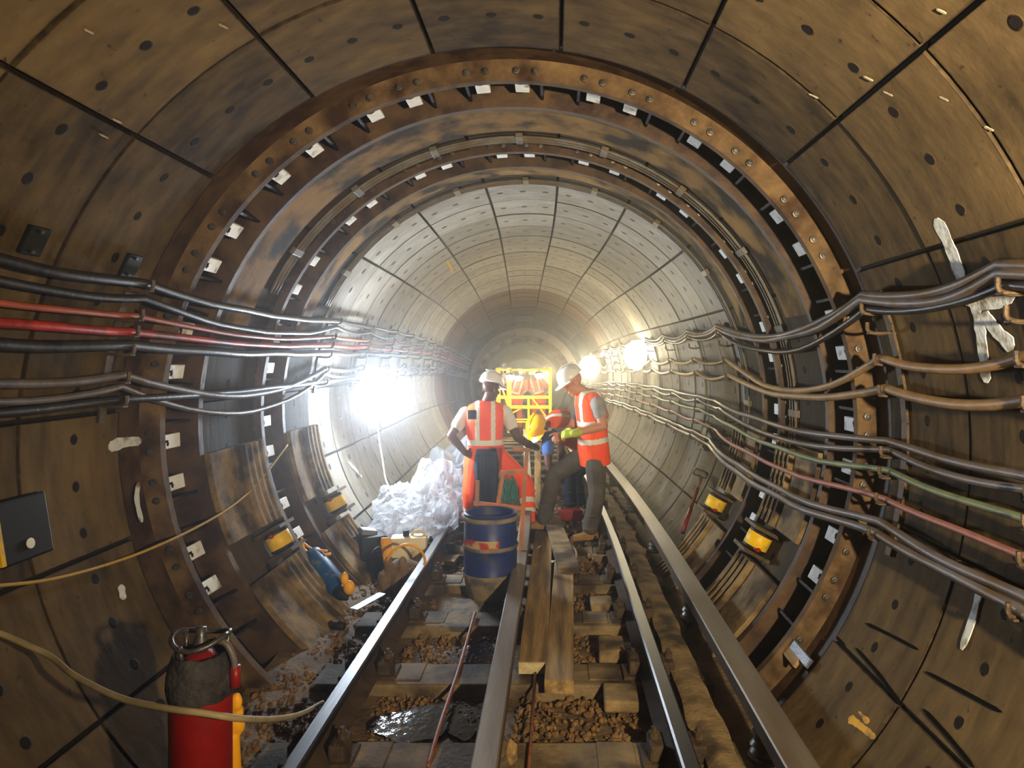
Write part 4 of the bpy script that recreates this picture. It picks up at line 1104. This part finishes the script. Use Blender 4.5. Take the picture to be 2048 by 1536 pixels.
mc = V((CAMX + (742 - VX) * 5.75 / F, 5.75, fl))
root = thing('disc_cutter', mc, 'black petrol cutter with a bare metal cover lying in front of the plastic heap', 'power tool')
b = MB(); b.box(mc + V((0, 0, .20)), (.22, .26, .20), Matrix.Rotation(.5, 3, 'Z'), bev=.03); b.box(mc + V((.1, -.1, .10)), (.14, .16, .14), Matrix.Rotation(.3, 3, 'Z'), bev=.02); b.build('body', BLKPL, root, smooth=True, auto=40)
b = MB(); b.box(mc + V((-.02, -.02, .315)), (.13, .12, .05), Matrix.Rotation(.5, 3, 'Z') @ Matrix.Rotation(.2, 3, 'Y'), bev=.01); b.build('cover', SILV, root)
b = MB(); b.tube(smooth_path([mc + V((-.12, -.05, .28)), mc + V((-.17, -.12, .2)), mc + V((-.12, -.2, .08)), mc + V((0, -.22, .05))], 6), .018, 10); b.build('handle', BLKPL, root, smooth=True)
b = MB(); b.lathe([(.11, -.006), (.11, .006)], Matrix.Translation(mc + V((.10, -.16, .12))) @ Matrix.Rotation(rad(60), 4, 'Z') @ Matrix.Rotation(pi / 2, 4, 'X'), 28); b.build('blade', IRON, root)
yh = V((CAMX + (777 - VX) * 5.55 / F, 5.55, fl))
b = MB(); b.loft([(yh + V((0, 0, 0)), X * .022, V((0, .012, 0))), (yh + V((-.01, 0, .12)), X * .03, V((0, .014, 0))), (yh + V((-.02, 0, .28)), X * .045, V((0, .014, 0))), (yh + V((-.022, 0, .31)), X * .036, V((0, .012, 0)))], 16)
tag(b.build('paddle', YPL, smooth=True), 'yellow plastic paddle standing in front of the cream can', 'paddle')
bc = V((CAMX + (806 - VX) * 5.25 / F, 5.25, fl))
b = MB(); b.ell(bc + V((0, 0, .10)), (.16, .13, .135)); b.ell(bc + V((-.09, -.03, .08)), (.09, .09, .10)); b.ell(bc + V((.08, 0, .16)), (.06, .08, .05))
for k_ in range(10): b.ell(bc + V((rnd.uniform(-.16, .15), rnd.uniform(-.13, -.05), rnd.uniform(.03, .22))), (.035, .03, .07))
o = blob(b, 'sack', BROWN, None, .012, 4); o.name = 'sack'; tag(o, 'rumpled brown sack slumped against the left rail, in front of the cream can', 'sack')
b = MB(); b.tube(smooth_path([U(773, 1122, 5.15), U(790, 1098, 5.12), U(815, 1089, 5.12), U(838, 1098, 5.14), U(850, 1122, 5.2), U(836, 1150, 5.2)], 6), .010, 8)
tag(b.build('hose', YPL, smooth=True), 'short yellow hose arching over the brown sack', 'hose')
oc = V((CAMX + (880 - VX) * 6.4 / F, 6.4, fl))
b = MB(); b.loft([(oc + V((-.04, 0, .14)), X * .04, V((0, .012, 0))), (oc + V((-.02, 0, .09)), X * .06, V((0, .014, 0))), (oc + V((.05, -.02, .03)), X * .05, V((0, .012, 0)))], 14); b.tube([oc + V((.03, 0, .06)), oc + V((.2, 0, .05))], .012, 8)
tag(b.build('trowel', ORPL, smooth=True), 'small orange-bladed hand tool lying by the left rail near the plastic heap', 'tool')
b = MB(); bx = V((CAMX + (860 - VX) * 6.3 / F, 6.3, fl)); b.box(bx + V((0, 0, .06)), (.13, .12, .12), Matrix.Rotation(.5, 3, 'Z'), bev=.008)
tag(b.build('carton', WHITEP), 'small white carton between the cream can and the orange-bladed tool', 'box')
b = MB(); pm = V((CAMX + (737 - VX) * 4.85 / F, 4.85, fl + .05)); b.box(pm, (.07, .30, .006), Matrix.Rotation(-.45, 3, 'Z') @ Matrix.Rotation(.06, 3, 'X'), bev=.002)
tag(b.build('metal_offcut', SILV), 'flat bare metal offcut on the ground left of the left rail', 'metal plate')
b = MB(); ps = V((CAMX + (677 - VX) * 4.4 / F, 4.4, fl + .05)); b.lathe([(.022, -.045), (.026, -.04), (.026, .04), (.018, .045)], Matrix.Translation(ps) @ Matrix.Rotation(pi / 2, 4, 'Y') @ Matrix.Rotation(.3, 4, 'X'), 16)
tag(b.build('socket', BLKPL, smooth=True), 'small black tube socket on the rubble left of the left rail', 'socket')

# blue cylindrical tool leaning on the left wall
p0, p1 = U(622, 1108, 5.04), U(692, 1196, 4.72)
d = (p1 - p0).normalized(); r_, f_, u_ = frame(V((0, 0, 1)).cross(d), d); T = Matrix.Translation(p0) @ basis(r_, f_, u_).to_4x4(); Ln = (p1 - p0).length
root = thing('vibrating_poker', p1 - V((0, 0, .06)), 'blue cylindrical tool with yellow strap and black tip propped low on the left wall', 'power tool')
b = MB(); b.lathe([(.05, 0), (.072, .02), (.075, Ln * .3), (.073, Ln * .75), (.06, Ln * .84)], T, 24); b.build('body', BLUET, root, smooth=True, auto=50)
b = MB(); b.lathe([(.058, Ln * .84), (.045, Ln * .93), (.012, Ln * 1.03)], T, 20); b.build('tip', BLKPL, root, smooth=True)
b = MB(); e = U(698, 1175, 4.66); b.ell(e, (.04, .03, .05)); b.ell(e + V((-.03, 0, .06)), (.028, .025, .045)); b.build('nozzle', YPL, root, smooth=True)
b = MB(); b.tube(smooth_path([U(603, 1075, 5.05), U(610, 1100, 5.02), U(630, 1110, 4.98), U(662, 1108, 5.0)], 6), .010, 6); b.tube(smooth_path([U(606, 1085, 5.05), U(625, 1098, 5.0), U(655, 1102, 5.0)], 6), .008, 6); b.build('strap', YPL, root, smooth=True)

# sledgehammer against the right wall
h0, h1 = [RP(AY(u, v, TR - .06)[0], TR - .06, AY(u, v, TR - .06)[1]) for u, v in ((1367, 1066), (1408, 950))]
root = thing('sledgehammer', h0, 'orange-handled hammer leaning on the right wall beyond the farther iron rib', 'hammer')
b = MB(); b.tube([h0, lerp(h0, h1, .4)], .019, 10); b.build('grip', REDP, root, smooth=True)
b = MB(); b.tube([lerp(h0, h1, .4), h1], .016, 10); b.build('handle', ORPL, root, smooth=True)
b = MB(); b.box(h1 + V((-.02, -.01, .02)), (.14, .065, .065), Matrix.Rotation(.35, 3, 'Y'), bev=.012); b.build('head', BOLTM, root)
# grey junction box on the right wall above it
wp = RP(*[103, 1.83, 7.0]); root = thing('junction_box', wp, 'small pale grey junction box on the right wall above the orange-handled hammer', 'box')
b = MB(); b.box(wp, (.06, .22, .26), Matrix.Rotation(rad(13), 3, 'Y'), bev=.01); b.build('case', SILV, root)
b = MB(); b.box(wp + V((-.035, 0, 0)), (.012, .18, .2), Matrix.Rotation(rad(13), 3, 'Y'), bev=.004); b.build('lid', CONDUIT, root)

# far oddments round the workers' feet
rb = U(1140, 1046, 7.35); rb.z = fl + .04
root = thing('toolbox', rb, 'small red toolbox on the sleepers behind the person with the lime glove', 'toolbox')
b = MB(); b.box(rb + V((0, 0, .06)), (.26, .14, .12), bev=.01); b.build('box', REDP, root)
b = MB(); b.tube(smooth_path([rb + V((-.08, 0, .12)), rb + V((-.06, 0, .17)), rb + V((.06, 0, .17)), rb + V((.08, 0, .12))], 5), .009, 8); b.build('handle', BLKPL, root, smooth=True)
b = MB(); cc = V((CAMX + (1112 - VX) * 5.9 / F, 5.9, fl + .09))
b.tube([cc + V((.17 * cos(t) * 1.0, .28 * sin(t), .012 * sin(3 * t))) for t in [2 * pi * k_ / 40 * 1.3 for k_ in range(41)]], .009, 8)
tag(b.build('cable_loop', WCABLE, smooth=True), 'loop of white cable lying across the planks at the workers feet', 'cable')
plank(V((CAMX + (1135 - VX) * 6.2 / F, 5.3, fl + .125)), V((.16, 7.6, fl + .125)), .16, .05, 'timber_plank', 'pale grey board lying on top of the planks by the workers boots', DUSTC)
plank(U(1075, 1020, 7.2), U(1076, 885, 7.6), .07, .03, 'timber_batten', 'upright tan batten standing between the two standing workers', PLANK)
b = MB(); rr = random.Random(21)
for k_ in range(420):
    y = rr.uniform(5.6, 11); x = rr.choice([rr.uniform(-1.2, -.85), rr.uniform(.12, .7), rr.uniform(.78, 1.05)])
    stone(b, W(x, y, fl + .03 + rr.uniform(0, .03)), rr.uniform(.015, .045), rr)
tag(b.build('rubble', DUSTC, loc=(0, 0, 0)), 'pale broken concrete rubble scattered around the workers feet and along the far rails', 'rubble', kind='stuff')
st = MB(); stone(st, U(1020, 1512, 2.95) * 1.0 - V((0, 0, .0)), .055, random.Random(3)); 
for v in st.v: v.z += (fl + .06) - U(1020, 1512, 2.95).z
tag(st.build('stone', PLANK, smooth=False), 'single pale tan stone on the nearest sleeper beside the middle rail', 'stone')
for i, (u, v, lab, m) in enumerate(((900, 1110, 'grey slab lying between left rail and the blue drum, behind the drum', DUSTC), (925, 1230, 'flat pale board on the ground just left of the blue drum', WHITEP))):
    d_ = F * (CAMZ - fl - .02) / (v - VY); p = U(u, v, d_)
    b = MB(); b.box((p.x, d_, fl + .02), (.2, .5, .035), Matrix.Rotation(-.1, 3, 'Z'), bev=.006)
    tag(b.build('slab', DUSTC if i == 0 else DUSTP), lab, 'slab')

# ------------------------------------------------------------------ near left: gas cylinder, hose, rope, box
gc = V((CAMX + (402 - VX) * 2.2 / F, 2.2, fl + .0)); T = Matrix.Translation(gc)
root = thing('gas_cylinder', gc, 'red gas cylinder with a charred grey cover and ring handle at the lower left', 'cylinder')
rC = .091; zt_ = CAMZ - (1385 - VY) * 2.2 / F - gc.z; zc = CAMZ - (1300 - VY) * 2.2 / F - gc.z
b = MB(); b.lathe([(rC * .9, 0), (rC, .015), (rC, zt_ - .02), (rC * .99, zt_ + .03), (rC * .7, zt_ + .1), (.03, zt_ + .13)], T, 36); b.build('body', REDP, root, smooth=True, auto=50)
b = MB(); vs = []; n = 40; rows = [(1.02, zt_ - .005), (1.10, zt_ + .03), (1.08, zt_ + .07), (1.02, zt_ + .105), (.92, zc - .005), (.86, zc), (.80, zc - .01), (.6, zc - .05)]
for (q, z) in rows:
    for k_ in range(n):
        a = 2 * pi * k_ / n; w = 1 + .05 * noise.noise(V((cos(a) * 2, sin(a) * 2, z * 12))) + .03 * noise.noise(V((cos(a) * 6, sin(a) * 6, z * 30)))
        vs.append(gc + V((cos(a) * rC * q * w, sin(a) * rC * q * w, z + .012 * noise.noise(V((a * 2, z * 8, 1))))))
b.add(vs, [(i * n + k_, i * n + (k_ + 1) % n, (i + 1) * n + (k_ + 1) % n, (i + 1) * n + k_) for i in range(len(rows) - 1) for k_ in range(n)])
b.build('cover', CHAR, root, smooth=True)
b = MB(); zr = CAMZ - (1281 - VY) * 2.2 / F - gc.z + .01
b.tube([gc + V((.082 * cos(t), .082 * sin(t), zr + .012 * cos(t * 2))) for t in [2 * pi * k_ / 36 for k_ in range(37)]], .008, 8)
for t in (.6, 2.6, 4.4): b.tube([gc + V((.082 * cos(t), .082 * sin(t), zr)), gc + V((.07 * cos(t), .07 * sin(t), zc - .03))], .007, 8)
b.build('ring_handle', BOLTM, root, smooth=True)
b = MB(); b.lathe([(.02, 0), (.024, .03), (.016, .05), (.016, .075)], Matrix.Translation(gc + V((0, 0, zt_ + .13))), 12); b.build('valve', BOLTM, root, smooth=True)
b = MB(); hp = smooth_path([gc + V((.05, -.02, zr)), gc + V((.088, -.02, zr - .012)), gc + V((.112, -.02, zr - .06)), gc + V((.112, -.01, zr - .12))], 6); b.tube(hp, .010, 8); b.build('valve_hose', CABLEG, root, smooth=True)
b = MB(); b.tube([hp[-1] + V((0, 0, .035)), hp[-1] + V((0, 0, -.03))], .016, 10); b.build('hose_end', REDP, root, smooth=True)
b = MB(); g0 = V((CAMX + (468 - VX) * 2.42 / F, 2.42, CAMZ - (1440 - VY) * 2.42 / F))
for k_ in range(9): b.ell(g0 + V((rnd.uniform(-.025, .025), rnd.uniform(-.02, .02), rnd.uniform(-.05, .07))), (.022, .018, .035))
b.cap(g0 + V((0, 0, -.06)), .02, V((g0.x, g0.y, fl + .03)), .035)
o = blob(b, 'rag', YPL, None, .008, 3); o.name = 'rag'; tag(o, 'crumpled yellow rag hanging beside the red gas cylinder', 'rag')

pts = [V((-wall_x(.85) + .03, 1.6, .85)), V((-wall_x(.66) + .03, 2.3, .66)), U(75, 1300, 2.42), U(150, 1352, 2.30), U(240, 1396, 2.18), U(330, 1416, 2.08), U(405, 1426, 2.05), U(480, 1437, 2.12), U(545, 1438, 2.5), U(600, 1428, 2.95), U(645, 1405, 3.35)]
b = MB(); b.tube(smooth_path(pts, 8), .010, 10); tag(b.build('hose', HOSE, smooth=True), 'long beige hose sagging from the left wall across the red gas cylinder', 'hose')
def on_wall(u, v, off=.02):
    a, y = AY(u, v, TR - off); return RP(a, TR - off, y)
pts = [on_wall(-60, 1172), on_wall(0, 1171), on_wall(110, 1157), on_wall(230, 1124), on_wall(330, 1085, .10), on_wall(420, 1040, .10), on_wall(480, 1000, .10), on_wall(525, 955, .1), on_wall(575, 890, .1)]
b = MB(); b.tube(smooth_path(pts, 8), .007, 8); tag(b.build('rope', YROPE, smooth=True), 'thin yellow rope strung along the left wall in front of the iron ribs', 'rope')
a_, y_ = AY(28, 1060, TR - .05); bp_ = RP(a_, TR - .05, y_)
root = thing('junction_box', bp_, 'black junction box with a round white sticker at the left edge of the photo', 'box')
Rm = Matrix.Rotation(rad(a_), 3, 'Y') @ Matrix.Identity(3)
b = MB(); b.box(bp_, (.24, .26, .09), Rm, bev=.01); b.build('case', BLKPL, root)
b = MB(); b.lathe([(.02, 0), (.02, .004)], Matrix.Translation(bp_) @ Rm.to_4x4() @ Matrix.Translation((-.06, 0.01, -.049)), 16); b.build('sticker', WHITEP, root)
b = MB(); b.box(bp_ + Rm @ V((-.0, -.135, -.03)), (.22, .02, .05), Rm); b.build('tape', YEL, root)

for i, (u, v, lab) in enumerate(((70, 482, 'dark square blanking plate high on the left wall, nearer the left edge of the photo'), (262, 532, 'dark square blanking plate on the left wall just above the topmost cable'))):
    a_, y_ = AY(u, v, TR - .015); p = RP(a_, TR - .012, y_); Rm = Matrix.Rotation(rad(a_), 3, 'Y')
    root = thing('blanking_plate', p, lab, 'plate', 'blanking plates on the left wall')
    b = MB(); b.box(p, (.11, .10, .02), Rm, bev=.003); b.build('plate', BLKPL, root)
    for sx in (-1, 1):
        b = MB(); b.box(p + Rm @ V((sx * .04, 0, -.013)), (.014, .014, .008), Rm, bev=.002); b.build('bolt', BOLTM, root)
# small stack of plates low right, bottom of the near iron rib
pz = U(1590, 1300, 3.8)
for i, (m, lab) in enumerate(((SILV, 'bare metal strip lying at the foot of the near iron rib on the right'), (PLANK, 'tan wooden strip lying beside the metal strip at the foot of the near iron rib'))):
    a_, y_ = AY(1592 - 22 * i, 1300, TR - .06); p = RP(a_, TR - .035, y_)
    b = MB(); b.box(p, (.05, .26, .02), Matrix.Rotation(rad(a_), 3, 'Y'), bev=.004); tag(b.build('strip', m), lab, 'strip')

# ------------------------------------------------------------------ world and camera
w = bpy.data.worlds.new('World'); S.world = w; w.use_nodes = True
w.node_tree.nodes['Background'].inputs[0].default_value = (0, 0, 0, 1); w.node_tree.nodes['Background'].inputs[1].default_value = 0
VOL = 0.016
if VOL > 0:
    vs_ = w.node_tree.nodes.new('ShaderNodeVolumeScatter'); vs_.inputs['Density'].default_value = VOL; vs_.inputs['Anisotropy'].default_value = .88
    w.node_tree.links.new(vs_.outputs[0], w.node_tree.nodes['World Output'].inputs['Volume'])
cam = bpy.data.cameras.new('camera'); co = bpy.data.objects.new('camera', cam); COL.objects.link(co)
co.location = (CAMX, 0, CAMZ); co.rotation_euler = (pi / 2, 0, 0)
cam.sensor_width = 36; cam.lens = 36 * F / 2048; cam.shift_x = -(VX - 1024) / 2048; cam.shift_y = -(768 - VY) / 2048; cam.clip_start = .02; cam.clip_end = 200
S.camera = co
S.view_settings.view_transform = 'Standard'; S.view_settings.look = 'None'; S.view_settings.gamma = 1; S.view_settings.use_curve_mapping = False
S.view_settings.exposure = 0.2
